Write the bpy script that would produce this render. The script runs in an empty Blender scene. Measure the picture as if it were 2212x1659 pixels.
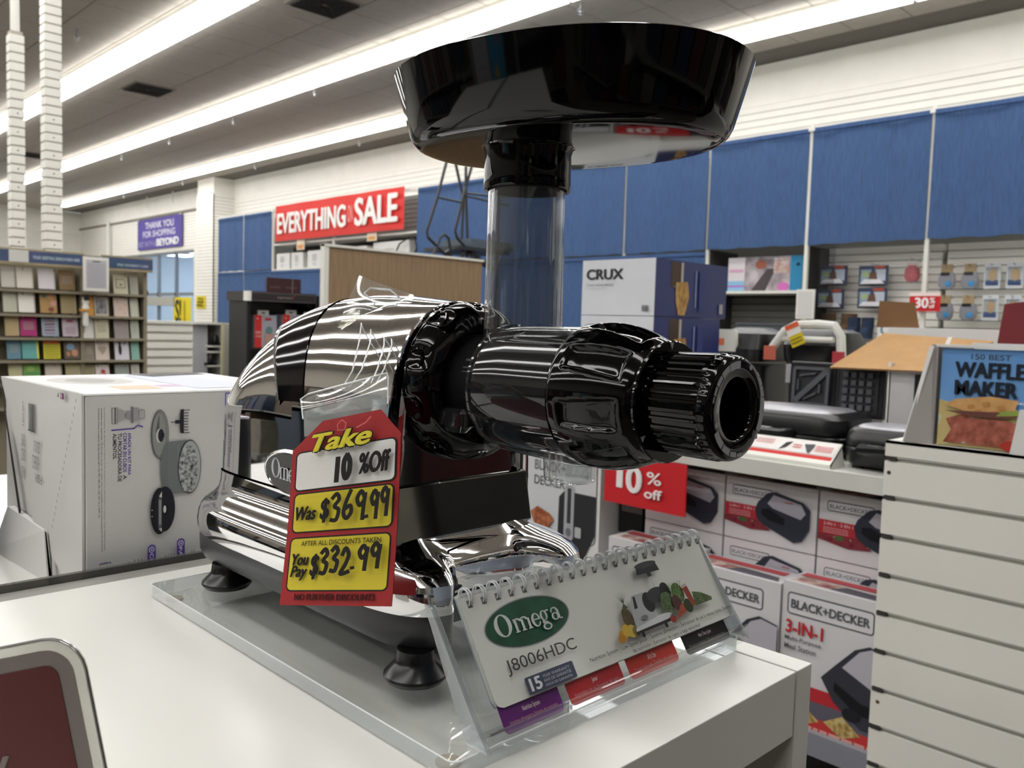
import bpy, math, random
from mathutils import Vector, Matrix
random.seed(7)
C = bpy.context.scene.collection
PI = math.pi
Z0 = 1.4        # camera height above the floor; coordinates below are written relative to it

# ---------------------------------------------------------------- camera, world, exposure
sc = bpy.context.scene
YAW, PITCH, ROLL, FPX = math.radians(44.556), math.radians(3.868), math.radians(1.713), 1837.4
fw = Vector((math.sin(YAW)*math.cos(PITCH), math.cos(YAW)*math.cos(PITCH), -math.sin(PITCH)))
rt = Vector((math.cos(YAW), -math.sin(YAW), 0)); up = rt.cross(fw)
r2 = math.cos(ROLL)*rt + math.sin(ROLL)*up; u2 = -math.sin(ROLL)*rt + math.cos(ROLL)*up
cd = bpy.data.cameras.new('camera'); cam = bpy.data.objects.new('camera', cd); C.objects.link(cam)
cd.sensor_fit = 'HORIZONTAL'; cd.sensor_width = 36.0; cd.lens = FPX/2212*36.0
cd.clip_start = 0.01; cd.clip_end = 200
cam.matrix_world = Matrix(((r2.x, u2.x, -fw.x, 0), (r2.y, u2.y, -fw.y, 0), (r2.z, u2.z, -fw.z, Z0), (0, 0, 0, 1)))
cd.dof.use_dof = True; cd.dof.focus_distance = 0.46; cd.dof.aperture_fstop = 22.0
sc.camera = cam
w = bpy.data.worlds.new('world'); sc.world = w; w.use_nodes = True
w.node_tree.nodes['Background'].inputs[0].default_value = (0.72, 0.84, 1.0, 1)
w.node_tree.nodes['Background'].inputs[1].default_value = 2.2
sc.view_settings.view_transform = 'Standard'; sc.view_settings.look = 'None'
sc.view_settings.exposure = 0.8; sc.view_settings.gamma = 1.0; sc.view_settings.use_curve_mapping = False
LIGHT = 5.6      # radiance of the fluorescent strips

# ---------------------------------------------------------------- materials
def lin(h):
    if isinstance(h, (tuple, list)): return tuple(h[:3])
    h = h.lstrip('#'); o = []
    for i in (0, 2, 4):
        c = int(h[i:i+2], 16)/255; o.append(c/12.92 if c <= .04045 else ((c+.055)/1.055)**2.4)
    return tuple(o)
MATS = {}
def M(name, col='#cccccc', rough=.5, metal=0, spec=.5, coat=0, noise=0, nscale=20, bump=0, bscale=60, emit=0, stretch=None):
    if name in MATS: return MATS[name]
    m = bpy.data.materials.new(name); m.use_nodes = True; nt = m.node_tree; b = nt.nodes['Principled BSDF']
    c = lin(col)
    b.inputs['Base Color'].default_value = (*c, 1); b.inputs['Roughness'].default_value = rough
    b.inputs['Metallic'].default_value = metal; b.inputs['Specular IOR Level'].default_value = spec
    b.inputs['Coat Weight'].default_value = coat; b.inputs['Coat Roughness'].default_value = .04
    if emit:
        b.inputs['Emission Color'].default_value = (*c, 1); b.inputs['Emission Strength'].default_value = emit
    if noise or bump:
        tc = nt.nodes.new('ShaderNodeTexCoord'); mp = nt.nodes.new('ShaderNodeMapping')
        nt.links.new(tc.outputs['Object'], mp.inputs[0])
        if stretch: mp.inputs['Scale'].default_value = stretch
    if noise:
        n = nt.nodes.new('ShaderNodeTexNoise'); n.inputs['Scale'].default_value = nscale; n.inputs['Detail'].default_value = 4
        nt.links.new(mp.outputs[0], n.inputs['Vector'])
        r = nt.nodes.new('ShaderNodeValToRGB'); nt.links.new(n.outputs['Fac'], r.inputs[0])
        r.color_ramp.elements[0].position = .3; r.color_ramp.elements[1].position = .7
        r.color_ramp.elements[0].color = (*[x*(1-noise) for x in c], 1); r.color_ramp.elements[1].color = (*[min(1, x*(1+noise)) for x in c], 1)
        nt.links.new(r.outputs[0], b.inputs['Base Color'])
    if bump:
        n2 = nt.nodes.new('ShaderNodeTexNoise'); n2.inputs['Scale'].default_value = bscale
        nt.links.new(mp.outputs[0], n2.inputs['Vector'])
        bp = nt.nodes.new('ShaderNodeBump'); bp.inputs['Strength'].default_value = bump; bp.inputs['Distance'].default_value = .01
        nt.links.new(n2.outputs['Fac'], bp.inputs['Height']); nt.links.new(bp.outputs[0], b.inputs['Normal'])
    MATS[name] = m; return m
def clear(name, tint='#ffffff', rough=.03, ior=1.45, haze=0.0, hazecol='#ffffff', boost=1.0):
    """thin clear plastic: fresnel mix of transparent and glossy, with a little diffuse haze"""
    if name in MATS: return MATS[name]
    m = bpy.data.materials.new(name); m.use_nodes = True; nt = m.node_tree; nt.nodes.clear()
    o = nt.nodes.new('ShaderNodeOutputMaterial'); t = nt.nodes.new('ShaderNodeBsdfTransparent'); t.inputs[0].default_value = (*lin(tint), 1)
    g = nt.nodes.new('ShaderNodeBsdfGlossy'); g.inputs['Roughness'].default_value = rough; g.inputs[0].default_value = (1, 1, 1, 1)
    f0 = ((ior-1)/(ior+1))**2
    lw = nt.nodes.new('ShaderNodeLayerWeight'); lw.inputs[0].default_value = .5
    pw = nt.nodes.new('ShaderNodeMath'); pw.operation = 'POWER'; pw.inputs[1].default_value = 5; nt.links.new(lw.outputs['Facing'], pw.inputs[0])
    ma = nt.nodes.new('ShaderNodeMath'); ma.operation = 'MULTIPLY_ADD'; ma.inputs[1].default_value = 1-f0; ma.inputs[2].default_value = f0; nt.links.new(pw.outputs[0], ma.inputs[0])
    mu = nt.nodes.new('ShaderNodeMath'); mu.operation = 'MULTIPLY'; mu.inputs[1].default_value = boost; mu.use_clamp = True
    nt.links.new(ma.outputs[0], mu.inputs[0])
    d = nt.nodes.new('ShaderNodeBsdfDiffuse'); d.inputs[0].default_value = (*lin(hazecol), 1)
    mx = nt.nodes.new('ShaderNodeMixShader'); mx.inputs[0].default_value = haze
    nt.links.new(t.outputs[0], mx.inputs[1]); nt.links.new(d.outputs[0], mx.inputs[2])
    m2 = nt.nodes.new('ShaderNodeMixShader'); nt.links.new(mu.outputs[0], m2.inputs[0])
    nt.links.new(mx.outputs[0], m2.inputs[1]); nt.links.new(g.outputs[0], m2.inputs[2]); nt.links.new(m2.outputs[0], o.inputs[0])
    MATS[name] = m; return m
def ink(h):     # flat print, colour only
    return M('print_'+h.lstrip('#'), h, rough=.55, spec=.3)
def photo(name, cols, scale=30, stretch=None):
    """a printed picture: procedural blotches of several colours"""
    if name in MATS: return MATS[name]
    m = bpy.data.materials.new(name); m.use_nodes = True; nt = m.node_tree; b = nt.nodes['Principled BSDF']; b.inputs['Roughness'].default_value = .45
    tc = nt.nodes.new('ShaderNodeTexCoord'); mp = nt.nodes.new('ShaderNodeMapping'); nt.links.new(tc.outputs['Object'], mp.inputs[0])
    if stretch: mp.inputs['Scale'].default_value = stretch
    n = nt.nodes.new('ShaderNodeTexNoise'); n.inputs['Scale'].default_value = scale; n.inputs['Detail'].default_value = 3
    nt.links.new(mp.outputs[0], n.inputs['Vector'])
    r = nt.nodes.new('ShaderNodeValToRGB'); nt.links.new(n.outputs['Fac'], r.inputs[0]); e = r.color_ramp.elements
    k = len(cols)
    for i, cc in enumerate(cols):
        p = .32 + .36*i/(k-1)
        el = e[0] if i == 0 else (e[1] if i == k-1 else e.new(p)); el.position = p; el.color = (*lin(cc), 1)
    nt.links.new(r.outputs[0], b.inputs['Base Color']); MATS[name] = m; return m

WHITE = M('white_melamine', '#d9d8d2', rough=.28, noise=.02, nscale=5)
METALW = M('white_painted_metal', '#dcdbd4', rough=.45, noise=.02, nscale=8)
WALLP = M('wall_paint', '#f1efe6', rough=.8, noise=.03, nscale=3)
SLATW = M('slatwall_white', '#e6e4dc', rough=.45, noise=.02, nscale=4)
WSLAT = M('wall_slat_white', '#efede4', rough=.5, noise=.02, nscale=4)
GROOVE = M('groove_shadow_grey', '#9b9990', rough=.7, noise=.05)
CHROME = M('chrome', '#eeeef0', rough=.025, metal=1, noise=.01)
BLK = M('gloss_black_plastic', '#030304', rough=.06, spec=.36, noise=.05)
BLKM = M('satin_black_plastic', '#0b0b0d', rough=.35, noise=.1)
DKGREY = M('dark_grey_plastic', '#2b2c2e', rough=.32, noise=.06)
RUBBER = M('black_rubber', '#08080a', rough=.25, noise=.1)
CARD = M('brown_cardboard', '#b08a5c', rough=.85, noise=.06, nscale=30)
CARDW = M('white_cardboard', '#dedddb', rough=.6, noise=.02, nscale=10)
DENIM = M('blue_fabric', '#3f5a85', rough=.95, noise=.16, nscale=60, stretch=(1, 1, .12), bump=.25, bscale=180)
SMOKE = clear('smoked_clear_plastic', '#8c8e90', rough=.05, ior=1.5, haze=.10, hazecol='#5c5e62', boost=1.3)
CLEARP = clear('clear_plastic', '#f3f5f5', rough=.02, ior=1.5, haze=.03, hazecol='#d0d4d6', boost=2.0)
ACRYL = clear('clear_acrylic', '#fbfcfc', rough=.01, ior=1.49, haze=.012, hazecol='#cfd6da')
FILM = clear('clear_film', '#f3f5f4', rough=.05, ior=1.5, haze=.12, hazecol='#dfe3e2', boost=2.2)
STEEL = M('brushed_steel', '#b9bbbd', rough=.28, metal=1, noise=.06, nscale=40)
BLACKPL = M('appliance_black', '#101114', rough=.3, noise=.1)
REDP = ink('#c9252b')

# ---------------------------------------------------------------- mesh building
LOC = {}
LAST = {}       # the latest part of each thing: print and lettering hang from it as sub-parts
def root(name, label, cat, loc, group=None, kind=None, rz=0):
    o = bpy.data.objects.new(name, None); C.objects.link(o); o.empty_display_size = .02
    o.location = (loc[0], loc[1], loc[2]+Z0); o.rotation_euler = (0, 0, rz)
    LOC[o.name] = Vector(loc)
    if label: o['label'] = label
    if cat: o['category'] = cat
    if group: o['group'] = group
    if kind: o['kind'] = kind
    return o
class MB:
    def __init__(s): s.v = []; s.f = []; s.m = []; s.mats = []; s.sm = []
    def mi(s, m):
        if m not in s.mats: s.mats.append(m)
        return s.mats.index(m)
    def add(s, v, f, m, smooth=False):
        k = len(s.v); i = s.mi(m); s.v += [tuple(p) for p in v]
        for q in f: s.f.append(tuple(j+k for j in q)); s.m.append(i); s.sm.append(smooth)
        return s
    def box(s, a, b, m):
        (x0, y0, z0), (x1, y1, z1) = a, b
        v = [(x0,y0,z0),(x1,y0,z0),(x1,y1,z0),(x0,y1,z0),(x0,y0,z1),(x1,y0,z1),(x1,y1,z1),(x0,y1,z1)]
        return s.add(v, [(3,2,1,0),(4,5,6,7),(0,1,5,4),(1,2,6,5),(2,3,7,6),(3,0,4,7)], m)
    def hexa(s, v, m):          # eight corners in the order of box()
        return s.add(v, [(3,2,1,0),(4,5,6,7),(0,1,5,4),(1,2,6,5),(2,3,7,6),(3,0,4,7)], m)
    def slab(s, O, U, V, w, h, t, m):   # a board with front face O..O+U*w+V*h, thickness t behind the front
        O, U, V = Vector(O), Vector(U).normalized(), Vector(V).normalized(); N = U.cross(V)
        p = [O, O+U*w, O+U*w+V*h, O+V*h]; q = [x-N*t for x in p]
        return s.add([*q, *p], [(3,2,1,0),(4,5,6,7),(0,1,5,4),(1,2,6,5),(2,3,7,6),(3,0,4,7)], m)
    def loft(s, rings, m, cap0=True, cap1=True, smooth=True, closed=True):
        n = len(rings[0]); v = [p for r in rings for p in r]; f = []
        for i in range(len(rings)-1):
            for j in range(n if closed else n-1):
                k = (j+1) % n; f.append((i*n+j, i*n+k, (i+1)*n+k, (i+1)*n+j))
        if cap0: f.append(tuple(range(n-1, -1, -1)))
        if cap1: f.append(tuple((len(rings)-1)*n+j for j in range(n)))
        return s.add(v, f, m, smooth)
    def lathe(s, c, axis, prof, m, n=48, mod=None, smooth=True, cap0=False, cap1=False):
        """prof: list of (distance along axis, radius)"""
        A = Vector(axis).normalized(); X = Vector((0,0,1)) if abs(A.z) < .9 else Vector((1,0,0)); X = (X-A*X.dot(A)).normalized(); Y = A.cross(X)
        c = Vector(c); rings = []
        for i, (d, r) in enumerate(prof):
            rings.append([c+A*d+(X*math.cos(t)+Y*math.sin(t))*(r*mod(t, i, r) if mod else r) for t in [2*PI*j/n for j in range(n)]])
        return s.loft(rings, m, cap0, cap1, smooth)
    def tube(s, pts, r, m, n=8, closed=False):
        pts = [Vector(p) for p in pts]; rings = []; X = None
        for i, p in enumerate(pts):
            a = pts[i-1] if i > 0 or closed else p; b = pts[(i+1) % len(pts)] if i < len(pts)-1 or closed else p
            d = (b-a).normalized()
            if X is None: X = d.orthogonal().normalized()
            X = (X-d*X.dot(d)).normalized(); Y = d.cross(X)
            rings.append([p+(X*math.cos(t)+Y*math.sin(t))*r for t in [2*PI*j/n for j in range(n)]])
        if closed: rings.append(rings[0])
        return s.loft(rings, m, not closed, not closed, True)
    def build(s, name, parent=None, local=False, label=None, cat=None, group=None, kind=None, bevel=0, seg=2, angle=35, flat=False):
        me = bpy.data.meshes.new(name)
        if parent is not None and not local:
            L = LOC[parent.name]; vs = [(x-L.x, y-L.y, z-L.z) for x, y, z in s.v]
        else: vs = s.v
        me.from_pydata(vs, [], s.f)
        for m in s.mats: me.materials.append(m)
        me.polygons.foreach_set('material_index', s.m); me.polygons.foreach_set('use_smooth', s.sm)
        me.update()
        o = bpy.data.objects.new(name, me); C.objects.link(o)
        if parent is not None:
            o.parent = parent; LOC[o.name] = LOC[parent.name]
            if not flat: LAST[parent.name] = o
        else: LOC[o.name] = Vector((0, 0, 0)); o.location.z = Z0
        if any(s.sm) :
            try: me.set_sharp_from_angle(angle=math.radians(angle))
            except Exception: pass
        if bevel:
            b = o.modifiers.new('bevel', 'BEVEL'); b.width = bevel; b.segments = seg; b.limit_method = 'ANGLE'; b.angle_limit = math.radians(40); b.harden_normals = False
        if label: o['label'] = label
        if cat: o['category'] = cat
        if group: o['group'] = group
        if kind: o['kind'] = kind
        return o
def boxpart(name, a, b, m, parent=None, **k): return MB().box(a, b, m).build(name, parent, **k)
def sup(cx, cy, z, a, b, n=2.0, phi=0, N=64):
    o = []
    for j in range(N):
        t = 2*PI*j/N; c, s_ = math.cos(t), math.sin(t)
        x = a*math.copysign(abs(c)**(2/n), c); y = b*math.copysign(abs(s_)**(2/n), s_)
        o.append((cx+x*math.cos(phi)-y*math.sin(phi), cy+x*math.sin(phi)+y*math.cos(phi), z))
    return o

# ---------------------------------------------------------------- flat print
TXT = {}
def text_mesh(s, bold=0, shear=0, spacing=1.0):
    bold *= .5
    k = (s, bold, shear, spacing)
    if k in TXT: return TXT[k]
    cu = bpy.data.curves.new('t', 'FONT'); cu.body = s; cu.size = 1; cu.offset = bold; cu.shear = shear; cu.resolution_u = 4; cu.space_character = spacing
    ob = bpy.data.objects.new('t', cu); C.objects.link(ob)
    dg = bpy.context.evaluated_depsgraph_get(); me = ob.evaluated_get(dg).to_mesh()
    v = [(p.co.x, p.co.y) for p in me.vertices]; f = [tuple(p.vertices) for p in me.polygons]
    ob.evaluated_get(dg).to_mesh_clear(); bpy.data.objects.remove(ob); bpy.data.curves.remove(cu)
    if not v: v = [(0, 0), (1, 0), (1, 1)]; f = []
    x0 = min(p[0] for p in v); x1 = max(p[0] for p in v); y0 = min(p[1] for p in v); y1 = max(p[1] for p in v)
    TXT[k] = ([((x-x0)/(x1-x0 or 1), (y-y0)/(y1-y0 or 1)) for x, y in v], f); return TXT[k]
class Decal:
    def __init__(s, O, U, V, step=.00006, fn=None):
        s.O, s.U, s.V = Vector(O), Vector(U).normalized(), Vector(V).normalized(); s.N = s.U.cross(s.V); s.fn = fn
        s.step = step; s.k = 1; s.b = MB()
    def p(s, u, v):
        if s.fn: return s.fn(u, v, s.k*s.step)
        return s.O+s.U*u+s.V*v+s.N*(s.k*s.step)
    def mt(s, c): return c if not isinstance(c, str) else ink(c)
    def poly(s, pts, c):
        s.b.add([s.p(*q) for q in pts], [tuple(range(len(pts)))], s.mt(c)); s.k += 1; return s
    def rect(s, x0, y0, x1, y1, c): return s.poly([(x0,y0),(x1,y0),(x1,y1),(x0,y1)], c)
    def rr(s, x0, y0, x1, y1, r, c, ry=None):
        ry = ry or r; pts = []
        for cx, cy, a in ((x1-r, y0+ry, -90), (x1-r, y1-ry, 0), (x0+r, y1-ry, 90), (x0+r, y0+ry, 180)):
            for i in range(6): t = math.radians(a+18*i); pts.append((cx+r*math.cos(t), cy+ry*math.sin(t)))
        return s.poly(pts, c)
    def ell(s, cx, cy, a, b, c, rot=0, n=24, t0=0, t1=2*PI):
        pts = [(cx+a*math.cos(t)*math.cos(rot)-b*math.sin(t)*math.sin(rot), cy+a*math.cos(t)*math.sin(rot)+b*math.sin(t)*math.cos(rot)) for t in [t0+(t1-t0)*i/n for i in range(n+(t1-t0 < 6.2))]]
        return s.poly(pts, c)
    def line(s, pts, w, c, ay=1.0):
        v = []; f = []; m = s.mt(c)
        for i in range(len(pts)-1):
            (x0, y0), (x1, y1) = pts[i], pts[i+1]; dx, dy = x1-x0, (y1-y0)*ay; L = math.hypot(dx, dy) or 1; nx, ny = -dy/L*w/2, dx/L*w/2/ay
            ex, ey = dx/L*w*.3, dy/L*w*.3/ay
            k = len(v); v += [s.p(x0+nx-ex, y0+ny-ey), s.p(x0-nx-ex, y0-ny-ey), s.p(x1-nx+ex, y1-ny+ey), s.p(x1+nx+ex, y1+ny+ey)]; f.append((k, k+1, k+2, k+3))
        s.b.add(v, f, m); s.k += 1; return s
    def frame(s, x0, y0, x1, y1, r, w, c, inner):
        s.rr(x0, y0, x1, y1, r, c); return s.rr(x0+w, y0+w, x1-w, y1-w, max(r-w, .0001), inner)
    def text(s, t, x0, y0, x1, y1, c, bold=0, shear=0, rot=0, spacing=1.0):
        if bold >= .025 and rot in (0, 180):      # heavy faces: overstrike instead of growing the outline
            d = (x1-x0)/len(t)*bold*1.4; e = (y1-y0)*bold*.35
            for ox, oy in ((-d, 0), (d, 0), (0, e), (0, -e)): s.text(t, x0+d+ox, y0+e+oy, x1-d+ox, y1-e+oy, c, .02, shear, rot, spacing)
            return s
        v, f = text_mesh(t, bold, shear, spacing); m = s.mt(c); out = []
        for a, b in v:
            if rot == 90: u, w_ = x1-b*(x1-x0), y0+a*(y1-y0)        # reads upwards
            elif rot == -90: u, w_ = x0+b*(x1-x0), y1-a*(y1-y0)     # reads downwards
            elif rot == 180: u, w_ = x1-a*(x1-x0), y1-b*(y1-y0)
            else: u, w_ = x0+a*(x1-x0), y0+b*(y1-y0)
            out.append(s.p(u, w_))
        s.b.add(out, f, m); s.k += 1; return s
    def lines(s, x0, y0, x1, y1, n, c, seed=1, fill=.45):       # body copy too small to read
        rg = random.Random(seed); h = (y1-y0)/n
        for i in range(n):
            y = y1-h*(i+.8); x = x0
            while x < x1:
                wd = (x1-x0)*rg.uniform(.05, .13); e = min(x+wd, x1); s.b.add([s.p(x,y), s.p(e,y), s.p(e,y+h*fill), s.p(x,y+h*fill)], [(0,1,2,3)], s.mt(c)); x = e+(x1-x0)*.018
        s.k += 1; return s
    def bars(s, x0, y0, x1, y1, c='#222222', seed=3, vert=True):
        rg = random.Random(seed); L = (x1-x0) if vert else (y1-y0); t = 0
        while t < L:
            w_ = L*rg.choice((.012, .02, .035)); 
            if vert: s.b.add([s.p(x0+t,y0), s.p(min(x0+t+w_, x1),y0), s.p(min(x0+t+w_, x1),y1), s.p(x0+t,y1)], [(0,1,2,3)], s.mt(c))
            else: s.b.add([s.p(x0,y0+t), s.p(x1,y0+t), s.p(x1,min(y0+t+w_, y1)), s.p(x0,min(y0+t+w_, y1))], [(0,1,2,3)], s.mt(c))
            t += w_+L*rg.choice((.012, .02, .03))
        s.k += 1; return s
    def build(s, name, parent, on=None, **k):
        return s.b.build(name, on or (parent if parent.type == 'MESH' else LAST.get(parent.name, parent)), flat=True, **k)
    def serif_omega(s, x0, y0, x1, y1, c, bg):
        X = lambda a: x0+(x1-x0)*a
        Y = lambda b: y0+(y1-y0)*b
        w_, h_ = x1-x0, y1-y0
        E = lambda cx, cy, a, b, col, rot=0, t0=0, t1=2*PI: s.ell(X(cx), Y(cy), a*w_, b*h_, col, rot, 32, t0, t1)
        R_ = lambda a, b, c2, d, col: s.rect(X(a), Y(b), X(c2), Y(d), col)
        E(.12, .6, .12, .4, c); E(.12, .6, .066, .36, bg, .03)
        for i, cx in enumerate((.325, .418)): E(cx, .58, .062, .13, c, 0, 0, PI); E(cx-.008, .57, .036, .09, bg, 0, 0, PI); R_(cx-.044, .3, cx+.028, .575, bg)
        for cx in (.27, .366, .459): R_(cx-.0, .25, cx+.034, .62 if cx > .3 else .7, c); R_(cx-.016, .22, cx+.05, .26, c)
        R_(.252, .66, .29, .7, c)
        E(.58, .45, .068, .25, c); E(.586, .45, .036, .21, bg); R_(.545, .45, .64, .49, c); R_(.6, .36, .655, .448, bg)
        E(.705, .52, .055, .19, c); E(.705, .52, .026, .16, bg); E(.71, .12, .068, .13, c); E(.712, .12, .042, .085, bg); s.line([(X(.68), Y(.36)), (X(.668), Y(.29)), (X(.73), Y(.23))], .03*w_, c); R_(.74, .64, .79, .69, c)
        E(.872, .56, .058, .15, c); E(.866, .55, .034, .11, bg); R_(.82, .4, .9, .55, bg); E(.86, .37, .055, .14, c); E(.862, .37, .028, .105, bg); R_(.896, .26, .93, .58, c); R_(.92, .23, .962, .27, c)
        return s

# ================================================================ the room
XW, YB, HC, FL = 9.48, 29.8, 3.24, -1.4
XL, YF = -8.5, -3.6
FLOORM = M('floor_vinyl', '#5d584f', rough=.35, noise=.06, nscale=1.5)
boxpart('floor', (XL, YF, FL-.1), (14, YB, FL), FLOORM, kind='structure')
CEILT = M('ceiling_tile', '#b5afa6', rough=.95, noise=.05, nscale=12, bump=.15, bscale=150)
CEILG = M('ceiling_grid', '#77726b', rough=.9, noise=.04)
ceil = boxpart('ceiling', (XL, YF, HC+.012), (XW+.1, YB, HC+.1), CEILG, kind='structure')
TW, TL_ = .645, .609
tiles = []
nx0 = int((XL-4.49)/TW); 
for i in range(nx0, 8):
    for j in range(-12, 50):
        x = 4.49+i*TW; y = j*TL_-.12
        if x+TW > XW+.01 or y < YF or y+TL_ > YB: continue
        c = Vector((x+TW/2, y+TL_/2, HC)); z = c.dot(fw); px = FPX*c.dot(r2)/z if z > .5 else 9e9; py = FPX*c.dot(u2)/z if z > .5 else 9e9
        tiles.append((0 if (z > .5 and abs(px) < 1250 and abs(py) < 950) else 1, z, x, y))
tiles.sort()
tm = None
rest = MB()
for n, (vis, z, x, y) in enumerate(tiles):
    if vis == 0 and n < 290:
        if tm is None:
            tile0 = MB().box((0, 0, HC), (TW-.012, TL_-.012, HC+.013), CEILT).build('ceiling_tile', ceil); tm = tile0.data; tile0.location = (x, y, 0)
        else:
            t = bpy.data.objects.new('ceiling_tile', tm); C.objects.link(t); t.parent = ceil; t.location = (x, y, 0)
    else: rest.box((x, y, HC), (x+TW-.012, y+TL_-.012, HC+.013), CEILT)
rest.build('ceiling_tiles', ceil, kind='stuff')
# fluorescent strips, five metres of tube per pair of fixtures
TUBE = M('lit_diffuser', '#fdfcfa', emit=LIGHT)
FIX = M('fixture_white', '#d8d6cc', rough=.5, noise=.02)
def fixture(x, y, L, label, group):
    r = root('strip_light', label, 'light fixture', (x, y, HC), group)
    boxpart('housing', (x-.15, y+.004, HC-.05), (x+.15, y+L-.004, HC), FIX, r)
    boxpart('diffuser', (x-.165, y+.012, HC-.095), (x+.165, y+L-.03, HC-.05), TUBE, r)
    if x > 3.5 and y > -1:
        b = MB(); b.tube([(x, y+L-.01, HC-.06), (x, y+L-.01, HC-.125)], .012, FIX, 6); b.tube([(x-.03, y+L-.01, HC-.105), (x+.03, y+L-.01, HC-.135)], .009, FIX, 6); b.build('lamp_clip', r)
    return r
rows = [(4.03, 'left ceiling row', 'strip lights in the far left ceiling row'),
        (6.10, 'middle ceiling row', 'strip lights in the middle ceiling row'),
        (8.21, 'ceiling row nearest the blue curtains', 'strip lights in the row nearest the curtained wall')]
for x, lab, grp in rows:
    y = -1.6; n_ = int((YB-y)/2.44); OR = ['farthest', 'second', 'third', 'fourth', 'fifth', 'sixth', 'seventh', 'eighth', 'ninth', 'tenth', 'eleventh', 'twelfth', 'thirteenth', 'fourteenth', 'fifteenth']
    for i in range(n_):
        k = n_-1-i; fixture(x, y+2.44*i, 2.44, f'fluorescent strip light, {OR[k]} from the far end of the {lab}' if k else f'fluorescent strip light at the far end of the {lab}', grp)
for x in (1.82, -.2, -2.25, -4.3, -6.4):
    y = -1.6
    while y+4.88 < YB:
        fixture(x, y, 4.88, 'fluorescent strip light of a ceiling row behind the viewer', 'strip lights behind the viewer'); y += 4.88
# ceiling hardware
VENT = M('vent_dark', '#2a2825', rough=.8, noise=.2)
VENTF = M('vent_frame', '#8f8a80', rough=.7, noise=.05)
for x, y, lab in ((4.91, 12.6, 'dusty square ceiling vent above the two slotted poles'), (4.83, 7.8, 'dark slatted ceiling vent at the top edge of the picture'), (5.39, 19.7, 'small far ceiling vent seen just left of the taller slotted pole')):
    r = root('ceiling_vent', lab, 'vent', (x, y, HC), 'ceiling vents')
    boxpart('frame', (x-.3, y-.3, HC-.012), (x+.3, y+.3, HC-.001), VENTF, r)
    for k in range(7):
        s = .05+.033*k; b = MB()
        for a in (-1, 1): b.box((x-s, y+a*s-.006, HC-.03), (x+s, y+a*s+.006, HC-.012), VENT); b.box((x+a*s-.006, y-s, HC-.03), (x+a*s+.006, y+s, HC-.012), VENT)
        b.build('louver', r)
for x, y, lab in ((3.37, 10.69, 'left of the first light row, by the slotted poles'), (6.44, 10.63, 'just under the middle light row, nearest the hopper'), (6.51, 13.2, 'under the middle light row, second from the hopper'), (6.51, 15.7, 'under the middle light row, third from the hopper'), (6.54, 18.1, 'under the middle light row, farthest one'),
        (8.75, 12.93, 'between the last light row and the wall, left of the hopper'), (8.73, 16.7, 'between the last light row and the wall, over the pilaster'), (8.70, 20.2, 'beyond the pilaster above the purple banner'), (8.65, 23.8, 'farthest one, left of the purple banner'), (6.50, 5.79, 'at the top edge above the hopper')):
    r = root('sprinkler', 'metal ceiling sprinkler '+lab, 'sprinkler', (x, y, HC), 'ceiling sprinklers')
    MB().tube([(x, y, HC), (x, y, HC-.07)], .014, STEEL, 8).build('pipe', r)
    MB().lathe((x, y, HC-.07), (0, 0, -1), [(0, .014), (.01, .04), (.014, .04), (.02, .012), (.045, .012), (.05, .03), (.055, 0.001)], STEEL, 12).build('sprinkler_head', r)
# walls
wr = boxpart('wall_right', (XW, YF, FL), (XW+.12, 21.3, HC+.01), WALLP, kind='structure')
b = MB().box((XW, 21.3, 1.72), (XW+.12, 26.3, HC+.01), WALLP).box((XW, 26.3, FL), (XW+.12, YB+.1, HC+.01), WALLP)
b.build('wall_panel', wr)
boxpart('groove_backing', (XW-.004, YF, 2.0), (XW+.001, 19.1, 2.765), GROOVE, wr)
for k in range(9):                                  # the slats that show above the curtains
    z1 = 2.76-.0845*k; MB().box((XW-.014, YF, z1-.0765), (XW, 19.1, z1), WSLAT).build('slat', wr)
b = MB().box((XW-.004, 26.3, FL), (XW+.001, YB, 2.66), GROOVE).box((XW-.004, 20, FL), (XW+.001, 21.3, 2.66), GROOVE).box((XW-.004, 21.3, 1.8), (XW+.001, 26.3, 2.66), GROOVE)
z1 = 2.66
while z1 > FL:
    b.box((XW-.014, 26.3, z1-.068), (XW, YB, z1), WSLAT); b.box((XW-.014, 20.0, z1-.068), (XW, 21.3, z1), WSLAT)
    if z1 > 1.8: b.box((XW-.014, 21.3, z1-.068), (XW, 26.3, z1), WSLAT)
    z1 -= .0762
b.build('far_slats', wr, kind='stuff')
boxpart('trim_1', (XW-.06, 20.0, 2.69), (XW, YB, 2.74), VENTF, kind='structure')
wb = boxpart('wall_back', (XL, YB, FL), (XW+.1, YB+.12, HC+.01), WALLP, kind='structure')
b = MB().box((5, YB-.004, FL), (XW, YB+.001, 2.6), GROOVE); z1 = 2.6
while z1 > FL: b.box((5, YB-.014, z1-.068), (XW, YB, z1), WSLAT); z1 -= .0762
b.build('far_slats', wb, kind='stuff')
boxpart('wall_left', (XL-.12, YF, FL), (XL, YB, HC+.01), M('wall_left_paint', '#8d877c', rough=.8, noise=.05), kind='structure')
boxpart('wall_front', (XL, YF-.12, FL), (XW+.1, YF, HC+.01), WALLP, kind='structure')
pil = boxpart('trim_2', (8.97, 19.12, FL), (XW, 19.98, HC), WALLP, kind='structure')
b = MB().box((8.962, 19.112, FL), (XW-.02, 19.99, 2.86), GROOVE); z1 = 2.86
while z1 > FL: b.box((8.95, 19.1, z1-.066), (8.97, 20.0, z1), WSLAT); b.box((8.95, 19.1, z1-.066), (XW, 19.12, z1), WSLAT); z1 -= .0762
b.build('pilaster_slats', pil, kind='stuff')
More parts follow.
